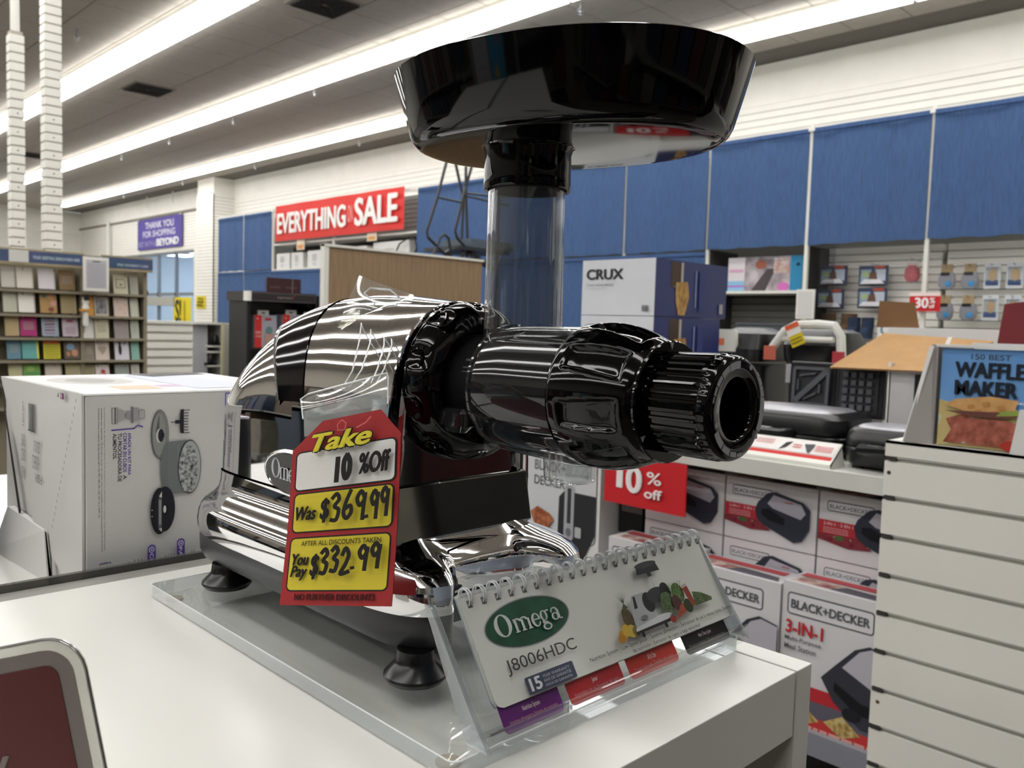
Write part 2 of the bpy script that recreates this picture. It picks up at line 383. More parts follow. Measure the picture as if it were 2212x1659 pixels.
# the entrance: glass doors, a vestibule and daylight beyond
ALU = M('aluminium_frame', '#8c939b', rough=.4, metal=.6, noise=.04)
GLASS = clear('window_glass', '#e6f0f6', rough=.01, ior=1.45, boost=1.0)
d = root('door_1', None, None, (XW, 21.3, FL), kind='structure')
for y in (21.3, 22.45, 23.6, 24.75, 26.24): boxpart('mullion', (XW+.01, y, FL), (XW+.09, y+.07, 1.70), ALU, d)
for z in (1.64, .55): boxpart('transom', (XW+.01, 21.3, z), (XW+.09, 26.3, z+.08), ALU, d)
boxpart('door_header', (XW-.08, 22.4, .28), (XW+.12, 25.4, .52), M('header_grey', '#a9a89f', rough=.5, noise=.03), d)
for y in (21.37, 22.52, 23.67, 24.82): boxpart('pane', (XW+.04, y, FL), (XW+.048, y+1.08 if y < 24.8 else 26.24, 1.64), GLASS, d)
VEST = M('vestibule_wall', '#d3d8e0', rough=.8, noise=.04)
v = root('vestibule', 'pale blue-grey entrance vestibule behind the glass front', 'vestibule', (XW+.12, 21.0, FL))
boxpart('side_wall', (XW+.12, 26.5, FL), (13.0, 26.6, 1.9), VEST, v); boxpart('side_wall', (XW+.12, 20.9, FL), (13.0, 21.0, 1.9), VEST, v)
boxpart('lowered_ceiling', (XW+.12, 21.0, 1.8), (13.0, 26.5, 1.9), VEST, v)
for y in (21.0, 22.3, 23.6, 24.9, 26.2): boxpart('mullion', (12.9, y, FL), (13.0, y+.16, 1.8), M('blue_mullion', '#3b66a8', rough=.5, noise=.05), v)
boxpart('header_beam', (12.88, 21.0, .5), (13.0, 26.5, .9), VEST, v)
for y in (21.6, 23.1, 24.6): boxpart('ceiling_lamp', (10.3, y, 1.77), (10.9, y+.5, 1.8), M('vestibule_lamp', '#ffffff', emit=6), v)
for y in (24.9, 25.5): MB().lathe((11.6, y, .62), (0, 0, 1), [(-.12, .001), (-.1, .1), (0, .16), (.1, .1), (.12, .001)], M('vestibule_lamp', '#ffffff', emit=6), 16).build('globe_lamp', v)
YEL = ink('#e4cf2a')
p = root('yellow_poster', 'tall yellow closing-sale poster hung inside the entrance glass', 'poster', (XW-.02, 21.5, -.2))
boxpart('sheet', (XW-.03, 21.42, -.9), (XW-.02, 22.5, .5), YEL, p)
dc = Decal((XW-.03, 22.5, -.9), (0, -1, 0), (0, 0, 1), .004); dc.text('S!', .15, .75, .5, 1.35, '#2a2a22', bold=.03); dc.rect(0, .5, 1.08, .6, '#c8402c'); dc.line([(.72, .1), (.72, 1.3)], .05, '#8c8a30'); dc.line([(.3, .0), (.3, .45)], .04, '#8c8a30'); dc.build('lettering', p)
p = root('yellow_notice', 'small square yellow notice taped to the white slatted pilaster', 'notice', (8.94, 19.95, .2))
boxpart('sheet', (8.935, 19.46, .2), (8.94, 19.96, .5), YEL, p)
dc = Decal((8.935, 19.96, .2), (0, -1, 0), (0, 0, 1), .002)
for i, t in enumerate(('ALL', 'SALES', 'FINAL')): dc.text(t, .08, .21-.08*i, .42, .27-.08*i, '#3a3a1c', bold=.03)
dc.build('lettering', p)
# purple thank-you banner
p = root('thank_you_banner', 'purple fabric banner reading thank you, hung over the glass entrance', 'banner', (9.42, 23.4, 1.83))
boxpart('fabric', (9.42, 21.9, 1.83), (9.43, 24.87, 2.66), M('purple_fabric', '#584c98', rough=.8, noise=.12, nscale=4), p)
dc = Decal((9.42, 24.87, 1.83), (0, -1, 0), (0, 0, 1), .003)
dc.text('THANK YOU', .55, .56, 2.45, .74, '#e8e6f0', bold=.02); dc.text('FOR SHOPPING', .4, .33, 2.55, .50, '#e0dcec', bold=.02); dc.text('BED BATH &', .12, .08, 1.3, .22, '#a79fcb', bold=.01); dc.text('BEYOND', 1.36, .06, 2.8, .26, '#f4f4f8', bold=.05)
dc.build('lettering', p)
for y in (21.98, 24.8): MB().tube([(9.41, y, 2.63), (9.41, y, 2.69)], .015, STEEL, 6).build('hanging_clip', p)
for y in (22.2, 23.9): 
    MB().tube([(9.3, y, 2.95), (9.3, y, HC)], .02, METALW, 6).build('conduit', cat='pipe', label='thin ceiling conduit above the purple banner, '+('nearer the pilaster' if y < 23 else 'farther from the pilaster'), group='conduits over the banner')
MB().tube([(9.36, 27.0, FL), (9.36, 27.0, 2.8)], .045, METALW, 8).build('downpipe', cat='pipe', label='white vertical pipe on the slatted wall left of the purple banner')

# ================================================================ curtained wall fixture
GX = 8.57
pg = root('wall_shelving', 'tall white wall shelving behind the blue curtains with posts and back panels', 'shelving', (GX, 4, FL))
POSTS = [1.88, 3.095, 4.31, 5.525, 6.74, 7.955, 9.17, 10.93, 13.4, 15.6, 16.78, 17.97]
for y in POSTS:
    b = MB().box((GX-.03, y-.02, FL), (GX+.01, y+.02, 2.2), METALW).box((GX-.045, y-.035, 2.13), (GX+.02, y+.035, 2.17), METALW); b.build('post', pg)
boxpart('top_rail', (GX-.01, 1.0, 2.15), (GX+.03, 17.97, 2.19), METALW, pg)
GREYP = M('shelf_back_grey', '#6d6c66', rough=.6, noise=.05, nscale=5)
DARKB = M('shelf_back_dark', '#34322f', rough=.7, noise=.1)
boxpart('back_panel', (9.16, .6, FL), (9.2, 17.97, 2.15), GREYP, pg)
for ya, yb, z0, z1 in ((1.9, 3.07, -.6, .95), (3.12, 4.29, -.6, .95)):
    z = z1
    while z > z0: MB().box((9.05, ya, z-.068), (9.16, yb, z), SLATW).build('slat', pg); z -= .0762
z = 2.15
while z > 1.55: MB().box((8.9, 10.95, z-.066), (8.95, 15.58, z), GREYP).build('slat', pg); z -= .0762
z = .42
while z > -.05: MB().box((9.08, 4.33, z-.068), (9.16, 5.5, z), GREYP).build('slat', pg); z -= .0762
for ya, yb, z in ((4.33, 5.5, .475), (4.33, 5.5, .01), (4.33, 5.5, -.45), (10.95, 15.58, 1.49), (10.95, 15.58, .995)): boxpart('shelf', (GX-.02, ya, z-.03), (9.16, yb, z), METALW, pg)
for y in (4.33, 5.5): boxpart('side_panel', (GX, y-.01, -.6), (9.16, y+.01, .95), DARKB, pg)
boxpart('dark_back', (9.0, 10.95, 1.0), (9.02, 15.58, 1.46), DARKB, pg)
NTH = ['first', 'second', 'third', 'fourth', 'fifth', 'sixth', 'seventh', 'eighth', 'ninth', 'tenth']
def curtain(y0, y1, z0, z1, label, seed, wav=.012):
    rg = random.Random(seed); n = 40; fr = []
    ph = [rg.uniform(0, 6) for _ in range(3)]
    def xx(t, z): return GX-.045-.02*t*0+wav*(math.sin(t*9+ph[0])+.6*math.sin(t*21+ph[1]))*(.35+.65*(z1-z)/(z1-z0))
    rings = []
    for i in range(9):
        z = z0+(z1-z0)*i/8; rings.append([(xx(j/n, z), y1+(y0-y1)*j/n, z+(.006*math.sin(j*.5+ph[2]) if i == 0 else 0)) for j in range(n+1)])
    b = MB(); b.loft(rings, DENIM, False, False, True, closed=False)
    back = [[(x+.006, y, z) for x, y, z in r] for r in rings]; b.loft(back[::-1], DENIM, False, False, True, closed=False)
    o = root('curtain', label, 'curtain', (GX-.045, (y0+y1)/2, z0), 'blue curtains over the wall shelving')
    b.build('cloth', o)
    hm = MB(); hm.box((GX-.062, y0, z1-.05), (GX-.052+.004, y1, z1-.044), M('hem_stitch', '#1d3a6b', rough=.9, noise=.1)); hm.build('hem', o)
cps = [(1.90, 3.08), (3.11, 4.29), (4.33, 5.51), (5.54, 6.73), (6.75, 7.94), (7.97, 9.15), (9.19, 10.92)]
clab = ['blue denim-like curtain panel at the right edge of the picture, above the hanging grey mitts', 'blue curtain panel between the two white posts, above the shoe-shaped packs', 'blue curtain panel above the open shelf with the hair styler box', 'blue curtain panel just left of the open shelf bay, above the striped blue carton', 'blue curtain panel showing right of the clear feed tube', 'blue curtain panel seen behind the clear feed tube', 'blue curtain panel behind the black rolling ladder']
for i, (a, b_) in enumerate(cps): curtain(a, b_, .95 if i < 6 else .96, 2.16, clab[i], i)
curtain(15.62, 16.76, 1.0, 2.15, 'upper blue curtain panel directly left of the red sale banner', 20); curtain(16.8, 17.95, 1.0, 2.15, 'upper blue curtain panel next to the white slatted pilaster', 21)
curtain(15.62, 16.76, -.35, .98, 'lower blue curtain panel behind the round black sign', 22); curtain(16.8, 17.95, -.35, .98, 'lower blue curtain panel beside the pilaster, behind the white counter', 23)
curtain(5.54, 7.94, -.5, .93, 'lower blue curtain panel behind the blue and white waffle maker cartons', 24); curtain(7.97, 10.92, -.5, .93, 'lower blue curtain panel glimpsed right of the wood panel', 25)
curtain(10.96, 13.38, -.5, .96, 'lower blue curtain panel under the right end of the sale shelf', 26); curtain(13.42, 15.58, -.5, .96, 'lower blue curtain panel under the white cartons, left of the wood panel', 27)
# sale banner
p = root('sale_banner', 'red banner with white lettering everything on sale', 'banner', (8.46, 13.3, 1.52))
n = 30; bb = MB(); rings = []
for i in (0, 1): rings.append([(8.46+.012*math.sin(j*.7), 15.34-4.13*j/n, (1.525 if i == 0 else 2.21)-.0*j) for j in range(n+1)])
bb.loft(rings, ink('#d8342e'), False, False, True, closed=False); bb.build('fabric', p)
dc = Decal((8.44, 15.34, 1.525), (0, -1, 0), (0, 0, 1), .003); dc.text('EVERYTHING', .1, .13, 2.5, .53, '#f6f3f0', bold=.05); dc.text('ON', 2.56, .2, 2.72, .5, '#f0a8a0', bold=.01); dc.text('SALE', 2.78, .12, 4.02, .6, '#f6f3f0', bold=.05); dc.build('lettering', p)
# cartons on the sale shelf
for i, (a, b_, z0, z1, lab) in enumerate(((15.0, 15.5, 1.0, 1.3, 'white carton at the left end of the lower sale shelf'), (14.5, 14.92, 1.0, 1.3, 'white carton, second from the left on the lower sale shelf'), (13.8, 14.33, 1.0, 1.31, 'white carton beside the orange tag, next to the wood panel'),
        (12.4, 13.2, 1.0, 1.32, 'pale carton over the left half of the wood panel'), (11.2, 12.2, 1.0, 1.36, 'long pale carton over the wood panel with black cords in front'))):
    r = root('carton', lab, 'box', (8.7, (a+b_)/2, z0), 'white cartons on the sale shelf')
    boxpart('carton_body', (8.58, a, z0), (8.95, b_, z1), CARDW, r)
    dc = Decal((8.58, b_, z0), (0, -1, 0), (0, 0, 1), .002); W_ = b_-a; dc.lines(W_*.3, .12, W_*.6, .25, 4, '#9a9ca4', seed=i, fill=.5); dc.rect(W_*.34, .03, W_*.55, .1, '#c9ccd4'); dc.build('printed_label', r)
p = root('price_tag', 'small orange and white shelf tag hanging on the sale shelf post', 'tag', (8.5, 14.45, 1.3))
boxpart('tag_card', (8.50, 14.32, 1.33), (8.505, 14.6, 1.52), ink('#e8d9c4'), p); boxpart('colour_block', (8.497, 14.36, 1.35), (8.499, 14.56, 1.43), ink('#e09a5a'), p)
p = root('price_tag', 'pale orange shelf tag under the word sale of the banner', 'tag', (8.5, 12.1, 1.3))
boxpart('tag_card', (8.50, 12.0, 1.38), (8.505, 12.28, 1.52), ink('#e8d9c4'), p); boxpart('colour_block', (8.497, 12.04, 1.4), (8.499, 12.24, 1.46), ink('#e0a45a'), p)
MB().tube([(8.5, 11.5, 1.1), (8.5, 11.35, 1.3), (8.5, 11.1, 1.38), (8.5, 10.95, 1.34), (8.5, 10.9, 1.2), (8.5, 10.97, 1.08)], .014, BLKM, 8).build('black_cable', cat='cable', label='thick black curved cable in front of the pale cartons beside the ladder')

# the open bay: hair styler box, right of it hanging packs
r = root('styler_box', 'wide retail box with a hairstyling picture and a turquoise end', 'box', (8.8, 4.9, .475))
boxpart('carton_body', (8.7, 4.41, .475), (8.95, 5.33, .86), CARDW, r)
dc = Decal((8.7, 5.33, .475), (0, -1, 0), (0, 0, 1), .002)
dc.rect(0, 0, .22, .385, '#dfd9de'); dc.rect(0, .0, .22, .12, '#8fc0e0'); dc.rect(0, .05, .22, .07, '#b070c8'); dc.rect(.02, .22, .2, .25, '#d9a8c8'); dc.rect(.22, 0, .78, .385, photo('picture_hair', ['#c9bfc4', '#5b4a45', '#a8837a', '#d8d0d6', '#6a6068'], 6)); dc.ell(.42, .3, .07, .05, '#9a5a44'); dc.poly([(.3, 0), (.5, .25), (.6, .25), (.48, 0)], '#4c4648')
dc.rect(.58, .2, .76, .37, photo('picture_curl', ['#d8d4d6', '#6a5048', '#a87058'], 9)); dc.ell(.7, .05, .07, .05, '#d070b8'); dc.rect(.78, 0, .92, .385, '#2c86b4'); dc.ell(.87, .29, .025, .02, '#0c2c3c'); dc.build('printed_label', r)
r = root('dark_case', 'low dark grey case lying on the lower shelf of the open bay', 'box', (8.8, 4.8, .01)); boxpart('case_body', (8.72, 4.36, .01), (9.05, 5.2, .1), M('case_grey', '#3c4148', rough=.5, noise=.1), r, bevel=.02)
boxpart('case_lid', (8.71, 4.35, .1), (9.06, 5.21, .12), M('case_lid_grey', '#4a5058', rough=.5, noise=.1), r)
# white sign holder and the 30% sign on posts
r = root('sign_holder', 'blank white sheet holder fixed to the white post beside the wire mesh', 'sign', (8.5, 4.26, .2)); boxpart('panel', (8.48, 4.16, .17), (8.5, 4.36, .48), METALW, r); boxpart('paper', (8.477, 4.18, .19), (8.479, 4.34, .46), ink('#c9c8c6'), r)
boxpart('bracket', (8.5, 4.25, .05), (8.52, 4.29, .17), METALW, r)
r = root('discount_sign', 'small red sign reading 30% among the hanging packs', 'sign', (8.5, 3.05, .26)); boxpart('panel', (8.46, 2.91, .26), (8.47, 3.19, .44), REDP, r)
dc = Decal((8.46, 3.19, .26), (0, -1, 0), (0, 0, 1), .002); dc.rect(0, .145, .28, .18, '#e9d8d4'); dc.text('30', .05, .03, .18, .13, '#f5eeee', bold=.05); dc.text('%', .19, .075, .24, .13, '#f5eeee', bold=.03); dc.text('off', .19, .03, .24, .065, '#f5eeee', bold=.03); dc.build('lettering', r)
def pack(kind, y, z, lab, grp, x=8.86):
    r = root('hanging_pack', lab, 'packaged item', (x, y, z), grp)
    if kind == 'a':
        boxpart('back_card', (x, y-.15, z), (x+.015, y+.15, z+.21), M('pack_navy', '#2b3758', rough=.5, noise=.15), r)
        dc = Decal((x, y+.15, z), (0, -1, 0), (0, 0, 1), .002); dc.rect(.02, .03, .13, .17, '#8fa6b8'); dc.ell(.07, .12, .04, .03, '#a9b98a'); dc.rect(.17, .05, .28, .17, '#b9c2d0'); dc.rect(.16, .18, .27, .205, '#b5503c'); dc.poly([(.1, .03), (.12, .14), (.18, .15), (.2, .05)], '#6a4a3a'); dc.build('printed_label', r)
        b = MB(); b.loft([sup(x-.02, y, z+.02+.012*k, .03-.002*k*k, .13-.012*k, 2.5, N=24) for k in range(5)], M('insole_white', '#d4d2d8', rough=.5, noise=.05)); b.build('insole', r)
    elif kind == 'b':
        b = MB(); b.loft([sup(x, y, z+zz, .025, w_, 2.5, N=24) for zz, w_ in ((0, .05), (.03, .075), (.09, .08), (.14, .07), (.16, .06))], M('mitt_grey', '#8c8f98', rough=.8, noise=.1, nscale=40)); b.build('mitt', r)
        boxpart('header_card', (x-.02, y-.05, z+.15), (x-.005, y+.05, z+.24), M('pack_tan', '#a58f6c', rough=.6, noise=.1), r); boxpart('logo_patch', (x-.03, y-.03, z+.13), (x-.02, y+.05, z+.16), BLKM, r)
        MB().lathe((x-.03, y-.02, z+.05), (-1, 0, 0), [(0, .028), (.004, .026), (.005, .001)], M('sticker_blue', '#3c94d0', rough=.5, noise=.02), 16).build('round_sticker', r)
    elif kind == 'c':
        boxpart('back_card', (x, y-.07, z), (x+.012, y+.07, z+.24), ink('#ced2d6'), r)
        dc = Decal((x, y+.07, z), (0, -1, 0), (0, 0, 1), .002); dc.rect(.015, .03, .125, .08, '#3a5488'); dc.ell(.075, .13, .035, .06, '#c9a982'); dc.rect(.01, .19, .13, .2, '#8894a8'); dc.build('printed_label', r)
        boxpart('blister', (x-.03, y-.05, z+.05), (x, y+.05, z+.19), CLEARP, r)
    else:
        b = MB(); b.loft([sup(x, y, z+zz, .03, w_, 2.2, N=20) for zz, w_ in ((0, .05), (.04, .075), (.12, .07), (.16, .04))], M('pink_pack', '#a8545c', rough=.5, noise=.3, nscale=30)); b.build('pouch', r); boxpart('header_card', (x-.015, y-.05, z+.14), (x-.005, y+.05, z+.19), ink('#c9bcb8'), r)
    MB().tube([(x+.2, y, z+.222), (x-.05, y, z+.222), (x-.06, y, z+.234)], .004, STEEL, 6).build('peg_hook', r)
G = 'shoe-shaped packs hanging on the slats'
pack('a', 4.15, .54, 'navy insole pack, upper left of the four left of the 30% sign', G); pack('a', 3.72, .53, 'navy insole pack, upper right of the four left of the 30% sign', G)
pack('a', 4.17, .29, 'navy insole pack, lower left of the four, above the brown boots', G); pack('a', 3.72, .30, 'navy insole pack, lower right of the four, over the raised cardboard flap', G)
pack('d', 3.33, .57, 'small pink pouch hanging just left of the white post with the 30% sign', None)
G = 'grey mitts and cards hanging at the right'
for i, y in enumerate((3.0, 2.79)):
    for j, z in enumerate((.49, .19)): pack('b', y, z, f'grey mitt in a tan header pack, {("upper","lower")[j]} row, {("nearest the post","second from the post")[i]}', G)
for i, y in enumerate((2.6, 2.41)):
    for j, z in enumerate((.49, .19)): pack('c', y, z, f'pale carded utensil pack, {("upper","lower")[j]} row, {("third from the post","at the right edge above the dark red box")[i]}', G)
r = root('brown_boots', 'pair of brown and navy slipper boots on the shelf under the hanging packs', 'shoes', (8.8, 4.0, .02))
for y in (4.15, 3.92): b = MB(); b.loft([sup(8.8-dx, y, z, a, .08, 2.3, N=20) for z, a, dx in ((.02, .13, .05), (.1, .12, .04), (.14, .07, 0), (.24, .065, 0))], M('boot_brown', '#5c4630', rough=.9, noise=.2, nscale=30)); b.build('boot', r)
for y in (3.82, 3.68): b = MB(); b.loft([sup(8.7-dx, y, z, a, .06, 2.3, N=20) for z, a, dx in ((-.02, .1, .04), (.05, .09, .03), (.1, .055, 0), (.2, .05, 0))], M('boot_navy', '#1d2c44', rough=.9, noise=.2, nscale=30)); b.build('small_boot', r)
boxpart('boot_shelf', (8.57, 3.1, -.1), (9.05, 4.3, -.06), METALW, pg)
r = root('hose_box', 'white box with a round coil emblem and blue edge beside the raised brown flap', 'box', (8.7, 3.5, -.06)); boxpart('carton_body', (8.7, 3.4, -.06), (8.9, 3.58, .24), CARDW, r)
dc = Decal((8.7, 3.58, -.06), (0, -1, 0), (0, 0, 1), .002); dc.ell(.09, .14, .06, .06, '#6f8794'); dc.ell(.09, .14, .035, .035, '#dcdcd8'); dc.rect(0, .26, .18, .3, '#2f66a8'); dc.rect(0, 0, .18, .05, '#2f66a8'); dc.build('printed_label', r)
# wire mesh tower by the post
r = root('wire_rack', 'narrow dark wire mesh tower standing right of the white post', 'rack', (8.7, 4.22, -.06))
b = MB()
for k in range(9): b.tube([(8.66, 4.05+.02*k, -.06), (8.66, 4.05+.02*k, .93)], .003, BLKM, 4)
for k in range(34): b.tube([(8.66, 4.05, -.04+.03*k), (8.66, 4.21, -.04+.03*k)], .0025, BLKM, 4)
b.build('wire_mesh', r, kind='stuff')

# unseen gondolas of dark merchandise, added to block light from behind the viewer
MERCH = ['#2c3350', '#5a2a2c', '#3c3a36', '#6a6458', '#24303c', '#4a3a2c']
for gx in (-2.6, .2, 3.0):
    g = root('added_rear_gondola', 'tall unseen gondola behind the viewer, added to block light', 'shelving', (gx, -1.3, FL), 'added gondolas behind the viewer')
    boxpart('frame_panel', (gx-1.2, -1.6, FL), (gx+1.2, -1.55, 1.0), DARKB, g)
    for k, z in enumerate((-1.3, -.75, -.2, .35)):
        boxpart('shelf', (gx-1.2, -1.55, z-.03), (gx+1.2, -1.0, z), GREYP, g)
        for i in range(8): h = .3+.16*random.random(); boxpart('stocked_box', (gx-1.18+.3*i, -1.5, z), (gx-.92+.3*i, -1.03, z+h), M('merch_%d' % ((i+k) % 6), MERCH[(i+k) % 6], rough=.5, noise=.2), g)

for k, gy in enumerate((.9, 3.5, 6.1)):
    g = root('added_side_gondola', 'tall unseen gondola left of the viewer, added to darken chrome reflections', 'shelving', (-2.2, gy, FL), 'added gondolas left of the viewer')  # out of view, added to darken what the chrome side reflects
    boxpart('frame_panel', (-2.6, gy-1.25, FL), (-2.55, gy+1.25, .35), DARKB, g)
    for j, z in enumerate((-1.3, -.75, -.2)):
        boxpart('shelf', (-2.55, gy-1.25, z-.03), (-2.0, gy+1.25, z), GREYP, g)
        for i in range(8): h = .3+.16*random.random(); boxpart('stocked_box', (-2.5, gy-1.22+.3*i, z), (-2.04, gy-.97+.3*i, z+h), M('merch_%d' % ((i*2+j+k) % 6), MERCH[(i*2+j+k) % 6], rough=.5, noise=.2), g)
g = root('added_leaflet_stand', 'unseen leaflet stand with white and blue sheets, added for the chrome reflections', 'display stand', (-1.45, 1.0, FL))  # out of view, added so its sheets reflect in the chrome
boxpart('post', (-1.5, .88, FL), (-1.46, .92, .15), GREYP, g); boxpart('backing', (-1.46, .55, -.65), (-1.44, 1.25, .15), M('stand_grey', '#77756f', rough=.5, noise=.05), g)
dc = Decal((-1.44, .55, -.65), (0, 1, 0), (0, 0, 1), .001); dc.rect(.4, .1, .62, .78, '#cfccd2'); dc.text('modelo', .44, .7, .58, .735, '#55555c'); dc.lines(.43, .2, .6, .66, 14, '#8a8a90', fill=.3); dc.rect(.2, .1, .38, .78, '#3a9cc0')
for a, z, c_ in ((.26, .6, '#c85a7a'), (.3, .45, '#d8c048'), (.24, .3, '#c8703c'), (.33, .7, '#d8d4c0')): dc.ell(a, z, .03, .045, c_)
dc.rect(.04, .08, .18, .6, '#2c2c30'); dc.build('sheet_print', g)

# ================================================================ card rack with two slotted poles, far left
RX = 7.7
RACKM = M('rack_taupe', '#857d6a', rough=.7, noise=.1, nscale=6)
WOODL = M('rack_trim_wood', '#9a8d70', rough=.6, noise=.1)
rk = root('card_rack', 'tall greeting card rack with teal header boards, under the two slotted poles', 'rack', (2.4, RX, FL))
boxpart('back_panel', (1.5, RX+.1, FL), (2.97, RX+.14, .5), RACKM, rk)
for x0, x1 in ((1.55, 2.42), (2.58, 3.0)):
    boxpart('header_board', (x0, RX-.12, .375), (x1, RX-.08, .50), WOODL, rk)
    dc = Decal((x0, RX-.12, .375), (1, 0, 0), (0, 0, 1), .002); dc.rect(.0, .02, x1-x0, .11, photo('header_teal', ['#2b4a66', '#355f86', '#2c8090', '#4a4f7a'], 5)); 
    if x0 < 2: dc.rect(.33, .018, .47, .112, '#c9c9c4'); dc.text('YOUR GREETING SEARCH ENDS HERE', .5, .05, .85, .075, '#cfdde4')
    else: dc.text('FIND THE PERFECT CARD', .12, .04, .38, .06, '#cfdde4')
    dc.build('header_print', rk)
for k, z in enumerate((.18, -.015, -.205, -.39, -.58, -.77)):
    MB().box((1.6, RX-.08, z-.02), (2.95, RX+.1, z), RACKM).build('card_ledge', rk)
for x in (2.43, 2.95): boxpart('side_post', (x, RX-.05, FL), (x+.03, RX+.1, .5), RACKM, rk)
for x in (1.6, 2.0, 2.23, 2.38, 2.57, 2.66, 2.8):
    boxpart('divider', (x-.004, RX-.03, -.8), (x+.004, RX+.1, .36), RACKM, rk)
ORD = ['top', 'second', 'third', 'fourth', 'fifth']
cols = [(1.893, .10), (2.012, .12), (2.172, .125), (2.325, .12), (2.487, .085), (2.592, .112), (2.755, .12), (2.868, .07)]
cc = [['#b9b4ac', '#cfc9bd', '#cdc8cc', '#7d6445', '#8f897c', '#8f8878', '#b8b39c', '#98988a'],
      ['#b3b1a0', '#d8d4ca', '#a08150', '#93825f', '#c98f3c', '#b5ae9e', '#c4b2a6', '#b2b3a2'],
      ['#a4906a', '#9c2d68', '#8f9aa6', '#b6aab2', '#c9c8c4', '#bdb8a0', '#8f8484', '#a9aea2'],
      ['#5a7f90', '#5f9c98', '#c9c033', '#5c5348', '#7d7263', '#c4b6ac', '#c9c4cc', '#7fa89a'],
      ['#b2ad88', '#6f9c48', '#bdb4a6', '#a39a70', '#8a8262', '#cfc6c2', '#8d9690', '#bdb7b0']]
cn = [['pale grey', 'plain cream', 'plain lavender white', 'kraft brown', 'grey', 'taupe', 'cream framed', 'small grey-green'],
      ['pale green-grey', 'plain white', 'tan floral', 'tan', 'orange banded', 'photo-framed', 'pink and white', 'small sage'],
      ['tan patterned', 'magenta', 'blue-grey lettered', 'lavender with a pink dome', 'white', 'plain cream-yellow', 'mauve', 'slim pale green'],
      ['slate blue', 'teal with yellow edge', 'yellow and orange lettered', 'dark floral', 'brown', 'blush heart', 'white with a dark figure', 'mint'],
      ['cream-yellow', 'green', 'beige', 'olive', 'khaki', 'white with a red flower', 'grey', 'pale pink']]
for r_, z in enumerate((.18, -.015, -.205, -.39, -.58)):
    for k, (x, w_) in enumerate(cols):
        h = .165 if r_ < 4 else .15; x += .012*r_*(1 if k < 4 else .3); z_ = z-(.012 if k > 3 else 0)+.012
        o = root('greeting_card', f'{cn[r_][k]} greeting card, {ORD[r_]} row of the rack, ' + ('left section' if k < 4 else 'right section'), 'card', (x, RX-.06, z_), 'greeting cards in the rack')
        t = .03; b = MB(); y = RX-.055
        b.hexa([(x-w_/2, y-.004, z_), (x+w_/2, y-.004, z_), (x+w_/2, y, z_), (x-w_/2, y, z_), (x-w_/2, y+t, z_+h), (x+w_/2, y+t, z_+h), (x+w_/2, y+t+.004, z_+h), (x-w_/2, y+t+.004, z_+h)], ink(cc[r_][k])); b.build('card_cover', o)
        V = Vector((0, t+.004, h)).normalized(); dc = Decal((x-w_/2, y-.004, z_), (1, 0, 0), V, .0015); q = (r_, k)
        if q == (1, 2): dc.ell(.08, .14, .022, .02, '#c98a6a'); dc.ell(.1, .08, .024, .022, '#c08880'); dc.ell(.08, .03, .022, .018, '#7a3c38'); dc.ell(.03, .14, .02, .012, '#56706a')
        elif q == (0, 6): dc.frame(.02, .05, w_-.02, .13, .004, .006, '#6a6a5c', cc[0][6]); dc.ell(w_/2, .08, .012, .01, '#7a7a6a')
        elif q == (1, 5): dc.rect(.012, .02, w_-.012, .145, photo('picture_dark', ['#2a2630', '#6c6474', '#3c3440', '#a09aa0'], 20))
        elif q == (1, 6): [dc.ell(a, c_, .008, .006, '#b88a80') for a, c_ in ((.03, .13), (.09, .03), (.05, .07), (.1, .1))]
        elif q == (2, 2): [dc.rect(.02, .02+.025*i, w_-.03, .03+.025*i, '#7d3a50' if i % 2 else '#8a6878') for i in range(6)]
        elif q == (2, 3): dc.ell(w_/2, .12, .026, .025, '#a0485c', t1=PI); dc.lines(.02, .02, .1, .08, 4, '#9a8494')
        elif q == (3, 1): dc.rect(w_-.012, 0, w_, h, '#d0cc50'); dc.rect(0, h-.01, w_, h, '#d0cc50'); dc.lines(.02, .09, .1, .12, 2, '#7fb8b0')
        elif q == (3, 2): dc.rect(0, h-.04, w_, h, '#cc6a34'); [dc.rect(.008, .015+.02*i, w_-.008, .02+.02*i, '#6f6a2c') for i in range(6)]
        elif q == (3, 3): dc.ell(.05, .1, .03, .03, '#7088a0'); dc.ell(.08, .05, .025, .03, '#b08068'); dc.ell(.03, .04, .015, .02, '#a8784c')
        elif q == (3, 5): dc.ell(.042, .1, .02, .02, '#9c8f80'); dc.ell(.072, .1, .02, .02, '#9c8f80'); dc.poly([(.057, .045), (.09, .09), (.024, .09)], '#9c8f80')
        elif q == (3, 6): dc.ell(.045, .09, .014, .05, '#1c1c2a'); dc.ell(.045, .145, .01, .01, '#1c1c2a'); dc.ell(.08, .14, .006, .006, '#22222e')
        elif q == (4, 5): dc.ell(.06, .09, .02, .02, '#b0403c'); dc.ell(.035, .06, .014, .012, '#c0604c'); dc.ell(.075, .06, .012, .012, '#a83038')
        elif q == (4, 1): dc.rect(.01, .06, w_-.01, .08, '#4f8850'); dc.ell(.05, .11, .03, .02, '#8ab060')
        elif r_+k > 2 and (r_*3+k) % 2: dc.lines(.02, .05, w_-.02, .12, 4, '#9a9488', seed=k+r_)
        else: dc.rect(w_-.008, 0, w_-.004, h, '#a39d92')
        dc.build('cover_print', o)
o = root('sign_holder', 'white framed sheet sign fixed over the middle of the card rack header', 'sign', (2.5, RX-.2, .2))
boxpart('frame', (2.405, RX-.2, .19), (2.605, RX-.18, .47), METALW, o)
dc = Decal((2.405, RX-.2, .19), (1, 0, 0), (0, 0, 1), .002); dc.rect(.02, .025, .18, .255, '#b9b7bd'); dc.lines(.03, .03, .17, .23, 13, '#9894a0', fill=.3); dc.rect(.07, .24, .13, .247, '#3c3c40'); dc.build('sheet', o)
